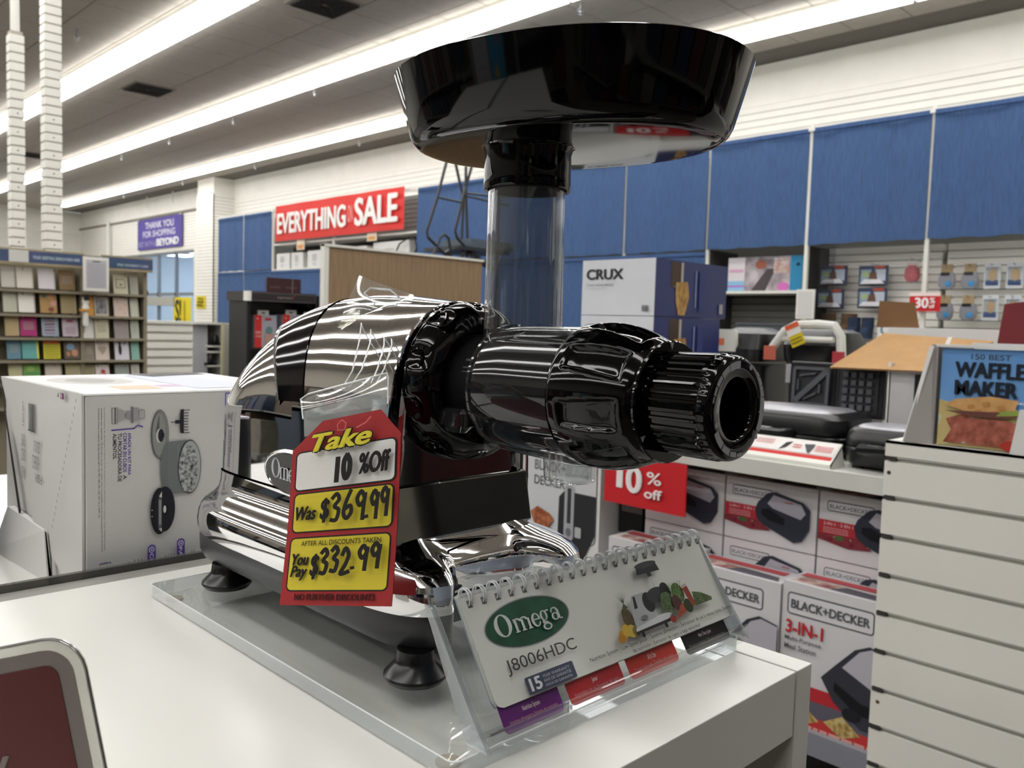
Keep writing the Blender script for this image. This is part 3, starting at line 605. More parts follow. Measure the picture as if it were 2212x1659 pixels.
o = root('gift_figure', 'small gold and black gift figure hanging between the two rack sections', 'figurine', (2.44, RX-.15, .05))
b = MB(); b.loft([sup(2.445, RX-.12, z, a, a, 2, N=12) for z, a in ((-.1, .02), (-.06, .025), (.02, .022), (.05, .03), (.08, .02), (.1, .028), (.14, .02))], METALW); b.build('body', o)
boxpart('gold_band', (2.39, RX-.15, .02), (2.5, RX-.13, .04), M('gold_band', '#c28a34', rough=.5, noise=.1), o); boxpart('black_cap', (2.425, RX-.15, .11), (2.465, RX-.12, .16), BLKM, o)
for x, w_, dx, lab in ((2.046, .09, -.02, 'slotted white slatwall pole, shorter one at the left edge of the picture'), (2.316, .115, .0, 'slotted white slatwall pole, the right and taller one above the card rack')):
    o = root('slotted_pole', lab, 'pole', (x, RX+.3, .48), 'slotted poles above the card rack')
    boxpart('pole_core', (x-w_/2, RX+.25, .42), (x+w_/2, RX+.25+w_, HC if w_ > .1 else 2.28), M('pole_core', '#a9a498', rough=.6, noise=.05), o)
    z = .47; top = HC-.01 if w_ > .1 else 2.25
    while z+.062 < top:
        b = MB().box((x-w_/2-.008, RX+.242, z), (x+w_/2+.008, RX+.258+w_, z+.062), SLATW); b.box((x-.004, RX+.238, z+.025), (x+.004, RX+.243, z+.035), DARKB) if int(z*100) % 3 == 0 else None; b.build('slat_block', o); z += .0762*.98
    if w_ < .1: MB().tube([(x, RX+.3, 2.25), (x, RX+.3, HC)], .035, METALW, 8).build('top_pipe', o)
    else: pass

# ================================================================ counters and displays, mid distance
o = root('slat_counter', 'low cream slatwall counter front between the card rack and the register', 'counter', (3.85, 9.0, FL))
boxpart('counter_body', (3.35, 9.02, FL), (4.0, 9.5, -.075), SLATW, o); boxpart('counter_top', (3.33, 8.98, -.08), (4.0, 9.52, -.05), METALW, o)
z = -.1
while z > FL: MB().box((3.36, 9.0, z-.062), (3.99, 9.02, z), SLATW).build('slat', o); z -= .088
for z in [-.1-.088*k-.075 for k in range(8)]: MB().box((3.36, 9.012, z-.013), (3.99, 9.021, z), GROOVE).build('groove_strip', o)
o = root('register_counter', 'white register counter with bagging shelves holding small black scanners', 'counter', (4.6, 10, FL))
boxpart('side_cabinet', (4.78, 9.9, FL), (5.3, 10.5, -.068), M('register_white', '#c5c4bd', rough=.5, noise=.03), o)
boxpart('left_cabinet', (4.42, 10.0, FL), (4.62, 10.5, -.085), M('register_grey', '#b5b7bb', rough=.5, noise=.03), o)
boxpart('counter_top', (4.4, 9.9, -.085), (4.79, 10.5, -.06), METALW, o); boxpart('back_panel', (4.6, 10.4, FL), (4.8, 10.45, -.08), METALW, o)
for z in (-.36, -.43, -.6): boxpart('shelf', (4.6, 9.95, z), (4.8, 10.4, z+.02), METALW, o)
boxpart('end_trim', (4.75, 9.88, FL), (4.79, 9.92, -.06), M('cream_trim', '#cfc9a8', rough=.5, noise=.03), o)
MB().lathe((4.9, 9.9, -.19), (0, -1, 0), [(0, .03), (.004, .03), (.005, .001)], GREYP, 16).build('grommet', o)
for x, z, lab in ((4.72, -.34, 'small black barcode scanner on the upper register shelf'), (4.66, -.58, 'black card terminal lying on the lower register shelf')):
    q = root('scanner', lab, 'device', (x, 10, z)); b = MB(); b.loft([sup(x, 10, z+a, .05*c, .05*c, 2.4, N=16) for a, c in ((0, .6), (.04, .8), (.09, .7), (.14, .4))], BLACKPL); b.build('scanner_body', q); boxpart('scanner_base', (x-.08, 9.95, z), (x+.06, 10.05, z+.03), BLACKPL, q)
o = root('register_sign', 'round black register number sign on a thin pole before the blue curtain', 'sign', (5.02, 10, -.07))
MB().tube([(5.02, 10, -.08), (5.02, 10, .23)], .012, METALW, 8).build('pole', o)
b = MB(); b.lathe((5.02, 9.98, .275), (.0, -1, 0), [(0, .001), (0, .05), (.03, .05), (.03, .001)], BLKM, 32); b.build('disc', o)
dc = Decal((4.97, 9.95, .225), (1, 0, 0), (0, 0, 1), .002); dc.ell(.045, .05, .018, .026, '#dfe2e8'); dc.ell(.045, .05, .007, .014, '#15151a'); dc.build('lettering', o)
b = MB(); q = root('checkout_light', 'black round lamp head on a slim pole in front of the entrance', 'lamp', (3.6, 9.3, -.05)); MB().tube([(3.58, 9.3, -.05), (3.58, 9.3, .22)], .008, METALW, 8).build('pole', q)
b.lathe((3.58, 9.3, .24), (0, -1, 0), [(-.02, .001), (-.02, .04), (.03, .045), (.03, .001)], BLKM, 24); b.build('lamp_head', q)
# wood panel
WOODP = M('light_wood_panel', '#8a7155', rough=.55, noise=.22, nscale=5, stretch=(14, 14, .7))
o = root('wood_panel', 'tall light wood display panel with white metal edge trim, behind the juicer', 'panel', (3.8, 5, FL))
boxpart('panel_board', (3.15, 5.0, FL), (4.55, 5.03, .5), WOODP, o); boxpart('edge_trim', (3.115, 4.99, FL), (3.15, 5.04, .515), METALW, o); boxpart('top_trim', (3.115, 4.985, .5), (4.56, 5.045, .517), METALW, o)
# black display with drink boxes
o = root('black_display', 'black retail display stand with a lit header, left of the wood panel', 'display stand', (5.0, 9, FL))
boxpart('back_panel', (4.64, 9.4, FL), (5.5, 9.44, .25), BLKM, o); boxpart('side_panel', (4.62, 9.0, FL), (4.66, 9.44, .2), BLKM, o); boxpart('side_panel', (5.5, 9.0, FL), (5.54, 9.44, .22), BLKM, o)
boxpart('header_cap', (4.58, 8.9, .2), (5.45, 9.42, .31), M('display_header', '#2a2424', rough=.35, noise=.1), o); boxpart('header_cap', (5.45, 9.1, .15), (5.62, 9.44, .3), BLKM, o)
boxpart('side_cap', (4.575, 8.88, .2), (4.61, 9.0, .31), METALW, o)
dc = Decal((4.61, 8.9, .2), (1, 0, 0), (0, 0, 1), .002); dc.frame(0, .004, .83, .1, .01, .008, '#5c5652', '#2c2626'); dc.text('espresso', .33, .03, .52, .06, '#8f8280'); dc.poly([(.5, .05), (.56, .09), (.53, .05)], '#8a2c30'); dc.build('header_print', o)
boxpart('shelf', (4.66, 9.0, -.36), (5.5, 9.4, -.33), BLKM, o)
q = root('header_sign', 'dark maroon sign board standing on top of the black display', 'sign', (5.2, 9.2, .31)); boxpart('board', (4.97, 9.2, .31), (5.42, 9.23, .49), M('maroon_board', '#38161a', rough=.4, noise=.1), q)
dc = Decal((4.97, 9.2, .31), (1, 0, 0), (0, 0, 1), .002); dc.text('soda', .04, .06, .17, .09, '#6f5a5a'); dc.text('maker', .25, .06, .4, .09, '#6f5a5a'); dc.rect(.33, 0, .337, .18, '#8a8076'); dc.build('lettering', q)
for x, z, lab in ((4.74, .045, 'red and grey hanging box at the left of the black display shelf'), (5.1, .06, 'red and grey hanging box, middle one on the black display shelf'), (5.39, .04, 'red and grey hanging box farthest right, half hidden by the juicer')):
    q = root('gas_canister_box', lab, 'box', (x, 9.1, z-.37), 'red and grey boxes in the black display')
    wd = .28 if x < 5.3 else .1; boxpart('carton_body', (x, 9.05, -.33), (x+wd, 9.2, z), M('carton_grey', '#9c9ca4', rough=.5, noise=.03), q)
    cbody = LAST[q.name]; boxpart('hang_tab', (x+wd*.25, 9.11, z), (x+wd*.75, 9.115, z+.055), METALW, q)
    dc = Decal((x, 9.05, -.33), (1, 0, 0), (0, 0, 1), .002); H = z+.33; dc.rect(0, 0, .09, H, '#c2302c'); dc.rect(.13, H-.06, .21, H-.03, '#b03238'); dc.text('SODA', .01, .16, .08, .19, '#e0c8c4', bold=.02); dc.text('STREAM', .01, .12, .08, .14, '#e0c8c4', bold=.02); dc.ell(.18, .2, .04, .045, '#5f8280'); dc.rect(.13, .02, .23, .16, '#b08a7c'); dc.ell(.03, H-.04, .008, .008, '#e8c4c0'); (dc.build('printed_label', q, on=cbody) if wd > .2 else None)
    dc = Decal((x+wd*.25, 9.11, z), (1, 0, 0), (0, 0, 1), .001); dc.ell(wd*.25, .025, wd*.1, .01, '#3a3434'); dc.build('hang_hole', q)
# black rolling ladder
LAD = M('ladder_black', '#25272b', rough=.45, noise=.1)
o = root('rolling_ladder', 'black tubular rolling ladder above the wood panel, left of the feed tube', 'ladder', (6.0, 7.0, FL))
def tb(n_, pts, r_=.016): MB().tube(pts, r_, LAD, 8).build(n_, o)
tb('handrail', [(5.90, 7, 1.95), (5.718, 7, 1.33), (5.585, 7, .96), (5.60, 7, .90), (5.86, 7, .73), (5.97, 7, .68)]); tb('handrail', [(6.26, 7.0, 1.95), (6.06, 7, 1.33), (5.97, 7, 1.0), (6.0, 7, .93), (6.2, 7, .78), (6.33, 7, .68)])
tb('handrail', [(6.10, 7.3, 2.1), (6.34, 7.3, 1.4), (6.32, 7.3, .9)]); tb('crossbar', [(5.715, 7, 1.325), (6.06, 7, 1.31)], .012); tb('crossbar', [(6.08, 7, 1.39), (6.75, 7, 1.36)], .012); tb('crossbar', [(6.08, 7.02, 1.42), (6.75, 7.02, 1.45)], .012)
tb('rear_post', [(6.10, 7.0, 1.7), (6.11, 7, 1.4), (6.15, 7, .9), (6.16, 7, FL)]); tb('rear_post', [(6.6, 7.0, 1.7), (6.6, 7, FL)])
tb('brace', [(5.66, 7.0, .66), (5.76, 7, .9), (5.82, 7, .95), (5.88, 7, .92), (5.93, 7, .72)]); tb('rail_end', [(5.86, 7, .78), (5.95, 7, .66)], .03)
boxpart('platform', (5.95, 6.9, .80), (6.7, 7.5, .84), LAD, o); boxpart('platform_board', (6.12, 6.9, .84), (6.75, 7.4, .93), M('ladder_board', '#4a5560', rough=.6, noise=.1), o)
tb('lower_leg', [(6.15, 6.95, .8), (6.35, 6.95, .68), (6.5, 6.95, .62)], .03); tb('lower_leg', [(6.05, 6.95, .8), (6.02, 6.95, .6), (5.9, 6.95, FL)], .02); tb('lower_leg', [(6.2, 6.95, .8), (6.13, 6.95, .55), (6.1, 6.95, FL)], .02)

# ================================================================ waffle maker shelf unit
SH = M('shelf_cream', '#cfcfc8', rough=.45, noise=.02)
o = root('shelf_unit', 'cream metal shelf unit with waffle makers on top and cartons below', 'shelving', (2.1, 1.2, FL))
boxpart('display_shelf', (1.78, .67, -.321), (2.75, 1.85, -.291), SH, o); boxpart('shelf_edge', (1.765, .67, -.325), (1.78, 1.85, -.289), SH, o)
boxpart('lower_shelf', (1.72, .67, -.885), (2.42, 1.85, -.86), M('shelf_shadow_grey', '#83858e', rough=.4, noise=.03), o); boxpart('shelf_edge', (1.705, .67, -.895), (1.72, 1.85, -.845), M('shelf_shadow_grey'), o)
boxpart('back_panel', (2.75, .67, FL), (2.77, 1.85, -.325), SH, o); boxpart('side_panel', (1.8, 1.82, FL), (2.42, 1.85, -.325), BLKM, o)
boxpart('base_plinth', (1.8, .67, FL), (2.4, 1.85, -1.25), BLKM, o)
BK = '#55575c'
def bd_front(dc, w_, h, big=False, cut=False):
    """front art of the sandwich maker cartons: framed name, red band, food picture, appliance"""
    if big:
        dc.frame(.012, h-.072, .205, h-.022, .009, .0035, BK, '#d4d3d6'); dc.text('BLACK+DECKER', .021, h-.057, .196, h-.037, BK, bold=.035)
        dc.text('3-IN-1', .012, h-.113, .098, h-.083, '#c02830', bold=.04); dc.text('Multi-Purpose', .012, h-.131, .095, h-.119, '#4c4c54', bold=.02); dc.text('Meal Station', .012, h-.148, .085, h-.136, '#4c4c54', bold=.02)
        dc.rect(0, .055, w_, .1, '#b52c34'); dc.rect(0, .0, w_, .07, '#5c5a66'); dc.rect(0, .0, w_, .035, '#c23a38')
        for i in range(2): dc.poly([(.02+.09*i, .035), (.06+.09*i, .06), (.1+.09*i, .03), (.06+.09*i, .012)], photo('picture_food', ['#8a6a30', '#c9a050', '#6a3a20', '#d8c080'], 90))
        dc.lines(.02, .006, w_*.9, .02, 1, '#e0a8a0', seed=4)
        a = [(.10, .13), (.13, .165), (.17, .21), (.2, .225), (w_, .215), (w_, .045), (.19, .045), (.13, .085)]
        dc.poly(a, '#33353f'); dc.poly([(.145, .165), (.18, .208), (.205, .22), (w_, .212), (w_, .14), (.21, .135)], '#b3afb8'); dc.poly([(.13, .13), (.19, .1), (w_, .1), (w_, .075), (.18, .075), (.13, .11)], '#121318'); dc.ell(.17, .07, .02, .014, '#1c1d24')
    else:
        dc.frame(.018, h-.042, .125, h-.018, .006, .0022, BK, '#cfced2'); dc.text('BLACK+DECKER', .024, h-.035, .119, h-.026, BK, bold=.01)
        dc.rect(0, h-.095, w_*.46, h-.063, '#b8303a'); dc.text('2-IN-1 · 3 EN 1', .012, h-.074, .08, h-.067, '#e0c0c4', bold=.02); dc.lines(.012, h-.092, .07, h-.077, 3, '#d89aa0', seed=6)
        dc.poly([(0, h-.095), (w_*.46, h-.095), (w_*.52, .035), (w_*.3, .03), (0, .042)], photo('picture_waffle', ['#8a3038', '#c9a878', '#a87858', '#d8c8a8', '#7a2838'], 80))
        dc.ell(.05, h-.1, .012, .006, '#4f6a3a'); dc.ell(.03, .045, .005, .004, '#7a1c30'); dc.ell(.08, .04, .005, .004, '#7a1c30')
        a = [(.083, .082), (.09, .1), (.115, .125), (.135, .13), (.205, .115), (.222, .1), (.222, .055), (.205, .025), (.185, .018), (.11, .045), (.088, .06)]
        dc.poly(a, '#2f3240'); dc.poly([(.115, .1), (.13, .122), (.2, .11), (.212, .09), (.2, .075), (.13, .09)], '#a9a6b0'); dc.poly([(.1, .085), (.12, .088), (.16, .07), (.16, .055), (.12, .06), (.1, .072)], '#0e0f16'); dc.rect(.16, .108, .18, .111, '#a05060')
def carton(y1, w_, z0, h, x, dx, lab, grp, big=False, seed=1):
    r = root('sandwich_maker_carton', lab, 'box', (x+dx/2, y1-w_/2, z0), grp)
    boxpart('carton_body', (x, y1-w_, z0), (x+dx, y1, z0+h), M('carton_print_white', '#d2d0d2', rough=.4, noise=.02), r)
    dc = Decal((x, y1, z0), (0, -1, 0), (0, 0, 1), .0004); bd_front(dc, w_, h, big); dc.build('front_print', r)
    dc = Decal((x, y1, z0+h), (0, -1, 0), (1, 0, 0), .0004); dc.poly([(.01, .012), (w_*.95, .012), (w_*.8, dx*.45), (w_*.1, dx*.6)], photo('picture_top', ['#8a3038', '#b9a088', '#c03840', '#d8c8b8'], 40)); dc.poly([(w_*.4, .01), (w_*.95, .01), (w_*.9, .04), (w_*.5, .05)], '#54525c'); dc.rect(.01, dx*.6, w_*.9, dx*.9, '#bd4a50'); dc.build('top_print', r)
    return r
G = 'sandwich maker cartons on the back row'
for i, (y1, lab) in enumerate(((1.352, 'sandwich maker carton, back row, partly behind the 10% off sign'), (1.11, 'sandwich maker carton, back row, middle one'), (.868, 'sandwich maker carton, back row, cut by the white slatwall'))):
    carton(y1, .237, -.502, .15, 1.85, .3, 'white and red ' + lab, G); carton(y1, .237, -.655, .15, 1.85, .3, 'white and red carton directly under the ' + ('one behind the 10% sign', 'middle back row carton', 'one cut by the white slatwall')[i], G)
    carton(y1, .237, -.858, .2, 1.95, .2, 'lowest carton at the back under the ' + ('left', 'middle', 'right')[i] + ' column of sandwich maker cartons', G)
G = 'large 3-in-1 cartons in the front row'
carton(.89, .245, -.86, .318, 1.74, .1, 'large white 3-in-1 meal station carton, front row, beside the slatwall', G, True); carton(1.138, .245, -.86, .308, 1.735, .1, 'large white carton in the front row, half behind the flip calendar', G, True)
carton(1.386, .245, -.86, .318, 1.74, .1, 'white carton in the front row showing just above the calendar coil', G, True)
# toaster carton
r = root('toaster_carton', 'white toaster carton with a dark toaster picture, seen under the clear spout', 'box', (1.8, 1.6, -.86))
boxpart('carton_body', (1.79, 1.462, -.70), (2.1, 1.76, -.335), CARDW, r)
dc = Decal((1.79, 1.76, -.70), (0, -1, 0), (0, 0, 1), .0006); dc.frame(.008, .1, .288, .36, .02, .003, '#55575c', '#cdcfd2'); dc.text('BLACK+', .05, .286, .17, .315, '#5a5c60', bold=.02); dc.text('DECKER', .05, .243, .17, .27, '#5a5c60', bold=.02)
dc.poly([(.148, .08), (.15, .22), (.17, .24), (.285, .24), (.285, .13), (.24, .04), (.19, .05)], '#2c2d31'); dc.rr(.172, .1, .208, .26, .015, '#a9abb0'); dc.rect(.183, .15, .197, .25, '#3a3b40'); dc.ell(.19, .125, .01, .012, '#6f7176'); dc.rr(.215, .115, .238, .145, .004, '#b5b7bb')
dc.poly([(.04, .16), (.07, .18), (.12, .165), (.135, .15), (.11, .12), (.06, .125)], photo('picture_toast', ['#7a3420', '#a84a34', '#c07850'], 60)); dc.build('front_print', r)
boxpart('carton_body_lower', (1.8, 1.462, -.86), (2.1, 1.76, -.705), CARDW, r)
r = root('discount_sign', 'red 10% off sign hanging from the shelf edge under the black drum', 'sign', (1.75, 1.29, -.454)); boxpart('panel', (1.752, 1.163, -.454), (1.756, 1.418, -.325), REDP, r); boxpart('clip_hook', (1.753, 1.27, -.34), (1.7645, 1.3, -.288), METALW, r); boxpart('clip_top', (1.753, 1.27, -.289), (1.79, 1.3, -.286), METALW, r)
dc = Decal((1.752, 1.418, -.454), (0, -1, 0), (0, 0, 1), .0006); dc.text('1', .04, .043, .062, .105, '#f2efee', bold=.045); dc.text('0', .072, .035, .125, .105, '#f2efee', bold=.045); dc.text('%', .14, .066, .185, .098, '#f2efee', bold=.02); dc.text('off', .135, .03, .19, .055, '#f2efee', bold=.03); dc.build('lettering', r)
r = root('dark_carton', 'dark carton with a grey picture under the red 10% off sign', 'box', (1.9, 1.4, -.7)); boxpart('carton_body', (1.86, 1.37, -.56), (2.1, 1.45, -.37), BLKM, r); dc = Decal((1.86, 1.45, -.56), (0, -1, 0), (0, 0, 1), .0006); dc.rect(.01, .06, .08, .16, photo('picture_grey', ['#5a5450', '#8a827c', '#4a4442'], 60)); dc.build('front_print', r)
# appliances on the shelf
ST = M('appliance_steel', '#b4b4ba', rough=.42, metal=.7, noise=.05)
def closed_grill(cx, cy, z, a, b_, h, lab, rz=0, n=4, top=True):
    r = root('waffle_maker', lab, 'waffle maker', (cx, cy, z)); 
    L = [(0, .9), (.12, .98), (.42, 1.0), (.47, .97), (.5, .99), (.6, 1.0), (.85, .95), (.96, .85), (1, .7)]
    bb = MB(); bb.loft([sup(cx, cy, z+h*t, a*s_, b_*s_, n, rz) for t, s_ in L[:4]], BLACKPL); bb.build('lower_housing', r)
    bb = MB(); bb.loft([sup(cx, cy, z+h*t, a*s_, b_*s_, n, rz) for t, s_ in L[4:]], BLACKPL); bb.build('upper_lid', r)
    if top: bb = MB(); bb.loft([sup(cx, cy, z+h*t, a*s_, b_*s_, n, rz) for t, s_ in ((.97, .78), (1.03, .7))], ST); bb.build('steel_top', r)
    bb = MB(); x = cx-a; bb.tube([(x, cy-b_*.3, z+h*.5), (x-.035, cy-b_*.25, z+h*.5), (x-.035, cy+b_*.25, z+h*.5), (x, cy+b_*.3, z+h*.5)], .012, BLACKPL, 8); bb.build('handle', r)
    boxpart('latch', (x-.04, cy-.015, z+h*.38), (x-.02, cy+.015, z+h*.62), ST, r)
    for sx in (-1, 1):
        for sy in (-1, 1): MB().lathe((cx+sx*a*.6, cy+sy*b_*.6, z), (0, 0, -1), [(-.005, .015), (.008, .013)], RUBBER, 12, cap1=True).build('foot', r)
    return r
closed_grill(2.02, 1.02, -.283, .13, .17, .10, 'wide closed black sandwich grill with steel lid, behind the red and white info card')
closed_grill(1.93, .74, -.283, .09, .095, .085, 'closed black round-cornered waffle maker beside the white slatwall', n=3)
CAV = M('plate_black', '#1a1b1f', rough=.5, noise=.1); CAV2 = M('plate_ridge', '#4a4c52', rough=.45, noise=.1)  # ridges coloured paler than the plate for the highlights on them
def plate(name, O, U, V, w_, h, kind, par):
    O, U, V = Vector(O), Vector(U), Vector(V); N = U.cross(V)
    b = MB().slab(O, U, V, w_, h, .03, BLACKPL); b.build(name, par, bevel=.004)
    b = MB().slab(O+U*.012+V*.012+N*.003, U, V, w_-.024, h-.024, .004, CAV)
    if kind == 'w':
        for i in range(4):
            for j in range(int(round(h/(w_/4.4)))):
                s_ = (w_-.04)/4; p = O+U*(.022+s_*i)+V*(.02+s_*j)+N*.011
                if (.02+s_*(j+1)) < h-.008: b.slab(p, U, V, s_*.62, s_*.62, .008, CAV2)
    else:
        def ridge(p, q, t=.008):
            d_ = (q-p); L = d_.length; d_ = d_/L; e = N.cross(d_); b.slab(p-e*t/2+N*.011, d_, e, L, t, .01, CAV2)
        a = .018; c0, c1, c2_, c3 = O+U*a+V*a, O+U*(w_-a)+V*a, O+U*(w_-a)+V*(h-a), O+U*a+V*(h-a)
        ridge(c0, c1); ridge(c1, c2_); ridge(c2_, c3); ridge(c3, c0); ridge(c0, c2_, .014); ridge(c0+U*.03+V*.012, c1-U*.03+V*.03, .004); ridge(c1-U*.022+V*.03, c2_-U*.022-V*.04, .004); ridge(c3+U*.015-V*.02, c3+U*.06-V*.012, .004); ridge(c3+U*.012-V*.03, c0+U*.012+V*.035, .004)
    b.build('grid_relief', par)
r = root('open_sandwich_maker', 'open black appliance with diagonal sandwich plate, standing left of the waffle plates', 'waffle maker', (2.17, 1.05, -.291)); plate('upper_plate', (2.15, 1.115, -.2), (0, -1, 0), (0.05, 0, 1), .13, .13, 's', r)
boxpart('lower_housing', (2.1, .99, -.283), (2.25, 1.11, -.2), BLACKPL, r, bevel=.01)
boxpart('hinge', (2.16, 1.1, -.13), (2.18, 1.13, -.08), ST, r)
r = root('open_waffle_maker', 'open black waffle iron with square grid plates, under the tan cardboard flap', 'waffle maker', (2.15, .92, -.291)); plate('upper_plate', (2.13, .975, -.205), (0, -1, 0), (0.05, 0, 1), .122, .135, 'w', r); plate('lower_plate', (2.10, .972, -.29), (0, -1, 0), (0.05, 0, 1), .122, .08, 'w', r)
# contact grill with white arched handle, on the upper tier
r = root('contact_grill', 'steel and black contact grill with a white arched handle and a yellow tag', 'grill', (2.5, 1.22, -.29))
b = MB(); X_ = 2.42; b.tube([(X_, 1.325, -.06), (X_, 1.31, -.035), (X_, 1.275, .012), (X_, 1.24, .03), (X_+.01, 1.18, .034), (X_, 1.12, .03), (X_, 1.1, .0), (X_, 1.095, -.06)], .0135, METALW, 10); b.build('handle', r)
b = MB(); b.loft([sup(2.56, 1.21, z, a, c_, 4) for z, a, c_ in ((-.12, .1, .07), (-.075, .12, .1), (-.03, .12, .105), (.01, .08, .09), (.02, .05, .07))], BLACKPL); b.build('lid', r)
b = MB(); b.tube([(X_, 1.29, -.012), (X_, 1.12, -.012)], .009, METALW, 8); b.build('handle_bar', r)
boxpart('red_end', (X_-.016, 1.295, -.078), (X_-.012, 1.335, -.035), ink('#c86a58'), r); boxpart('red_end', (X_-.016, 1.08, -.085), (X_-.012, 1.115, -.045), ink('#b03c44'), r)
b = MB(); b.loft([sup(2.56, 1.2, z, a, c_, 4) for z, a, c_ in ((-.284, .12, .12), (-.24, .12, .12), (-.2, .09, .08), (-.12, .05, .06))], BLACKPL); b.build('base_housing', r)
boxpart('spec_sticker', (2.43, 1.11, -.115), (2.435, 1.21, -.085), ink('#c9b86c'), r); boxpart('spec_sticker_band', (2.427, 1.13, -.1), (2.43, 1.2, -.088), ink('#a03c34'), r)
q = root('price_tag', 'small yellow and white price tag hanging on the white grill handle', 'tag', (2.4, 1.18, -.02)); dc = Decal((2.395, 1.235, -.04), (0, -1, .45), (0, .45, 1), .001); dc.rect(0, 0, .045, .035, '#dcc42c'); dc.rect(.0, .035, .045, .055, '#e8e4dc'); dc.rect(.0, .055, .045, .07, '#d8603c'); dc.rect(.004, .01, .04, .013, '#5a5a20'); dc.rect(.004, .02, .04, .023, '#5a5a20'); dc.build('tag_card', q)
r = root('steel_grill', 'black and steel countertop grill with an orange sticker, beside the dial end', 'grill', (2.55, 1.5, -.29))
b = MB(); b.loft([sup(2.58, 1.47, z, a, c_, 4) for z, a, c_ in ((-.09, .12, .085), (-.05, .13, .095), (.0, .1, .085), (.02, .05, .05))], BLACKPL); b.build('lid', r)
b = MB(); b.loft([sup(2.455, 1.512, z, .012, c_, 4) for z, c_ in ((-.06, .05), (-.04, .055), (.0, .052), (.012, .045))], METALW); b.build('front_plate', r); boxpart('orange_sticker', (2.44, 1.5, -.04), (2.442, 1.54, -.018), ink('#d8764c'), r)
b = MB(); b.loft([sup(2.56, 1.47, z, a, c_, 5) for z, a, c_ in ((-.284, .12, .1), (-.2, .12, .1), (-.1, .11, .1))], BLACKPL); b.build('base_housing', r)
dc = Decal((2.44, 1.45, -.24), (0, -1, 0), (0, 0, 1), .001); dc.rect(0, 0, .045, .14, '#251c20'); [dc.rect(.006, .01+.03*k, .04, .028+.03*k, '#6a3c3c') for k in range(4)]; dc.build('side_print', r)
for y, z, c_, lab in ((1.33, -.29, '#c9c7c2', 'white small carton with a wood-coloured label beside the open sandwich maker'), (1.22, -.29, '#b8a590', 'little cream and orange carton behind the steel grill')):
    q = root('small_carton', lab, 'box', (2.3, y, z)); boxpart('carton_body', (2.25, y-.05, z), (2.33, y+.05, z+.09), ink(c_), q); dc = Decal((2.25, y+.05, z), (0, -1, 0), (0, 0, 1), .001); dc.rect(.01, .02, .09, .06, '#d8d6d0'); dc.rect(.02, .035, .08, .045, '#8a6a48'); dc.build('front_print', q)
# info card holder
q = root('info_card_holder', 'slanted white holder with a red striped product card on the shelf edge', 'sign', (1.82, .92, -.291))
b = MB(); U = Vector((0, -1, 0)); V = Vector((.055, 0, .042)).normalized(); O = Vector((1.785, 1.03, -.283)); b.slab(O, U, V, .21, .072, .006, METALW); b.build('slanted_board', q)
b = MB().hexa([(1.785, .82, -.291), (1.86, .82, -.291), (1.86, 1.03, -.291), (1.785, 1.03, -.291), (1.785, .82, -.281), (1.84, .82, -.245), (1.84, 1.03, -.245), (1.785, 1.03, -.281)], METALW); b.build('holder_base', q)
dc = Decal(O, U, V, .0006); dc.rect(.004, .014, .206, .026, '#c8302c'); dc.rect(.004, .028, .206, .068, '#e2dedc'); dc.lines(.01, .045, .055, .062, 3, '#c87a74', seed=2); dc.poly([(.075, .03), (.085, .055), (.1, .06), (.09, .04)], '#26262a'); dc.lines(.105, .04, .125, .055, 2, '#c85a54', seed=5); dc.poly([(.13, .055), (.155, .058), (.15, .03), (.145, .03)], '#4a4a50'); dc.lines(.16, .035, .2, .055, 4, '#c8443c', seed=8); dc.build('printed_card', q)
# cardboard cartons behind
r = root('open_carton', 'opened tan cardboard carton with a lifted flap and white inside', 'box', (2.2, .8, -.291))
b = MB(); b.add([(2.08, .97, -.078), (2.08, .70, -.075), (2.3, .66, .0), (2.28, .92, .012)], [(0, 1, 2, 3)], CARD); b.add([(2.08, .97, -.081), (2.08, .70, -.078), (2.3, .66, -.003), (2.28, .92, .009)], [(3, 2, 1, 0)], CARD); b.build('front_flap', r)
boxpart('flap_tab', (2.085, .70, -.081), (2.1, .79, -.074), ink('#b4b2b4'), r)
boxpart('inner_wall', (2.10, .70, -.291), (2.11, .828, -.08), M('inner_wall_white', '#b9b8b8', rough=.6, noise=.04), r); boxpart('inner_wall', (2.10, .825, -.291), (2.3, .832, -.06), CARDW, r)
boxpart('inner_black_piece', (2.09, .69, -.2), (2.1, .765, -.085), BLKM, r)
r = root('white_carton', 'white carton top with brown raised flap behind the tan cardboard flap', 'box', (2.35, .75, -.291)); boxpart('carton_body', (2.33, .5, -.291), (2.6, .93, .028), CARDW, r)
b = MB().hexa([(2.35, .86, .028), (2.36, .86, .028), (2.36, .97, .028), (2.35, .97, .028), (2.35, .875, .095), (2.36, .875, .095), (2.36, .965, .1), (2.35, .965, .1)], M('brown_flap', '#7c5a38', rough=.8, noise=.06)); b.build('raised_flap', r)
r = root('maroon_box', 'dark red box edge at the right border above the cook book', 'box', (2.3, .55, -.2)); b = MB().hexa([(2.18, .42, -.2), (2.3, .42, -.2), (2.3, .64, -.2), (2.18, .64, -.2), (2.18, .42, .11), (2.3, .42, .11), (2.3, .61, .085), (2.18, .61, .085)], M('maroon', '#6c1820', rough=.5, noise=.05)); b.build('carton_body', r)
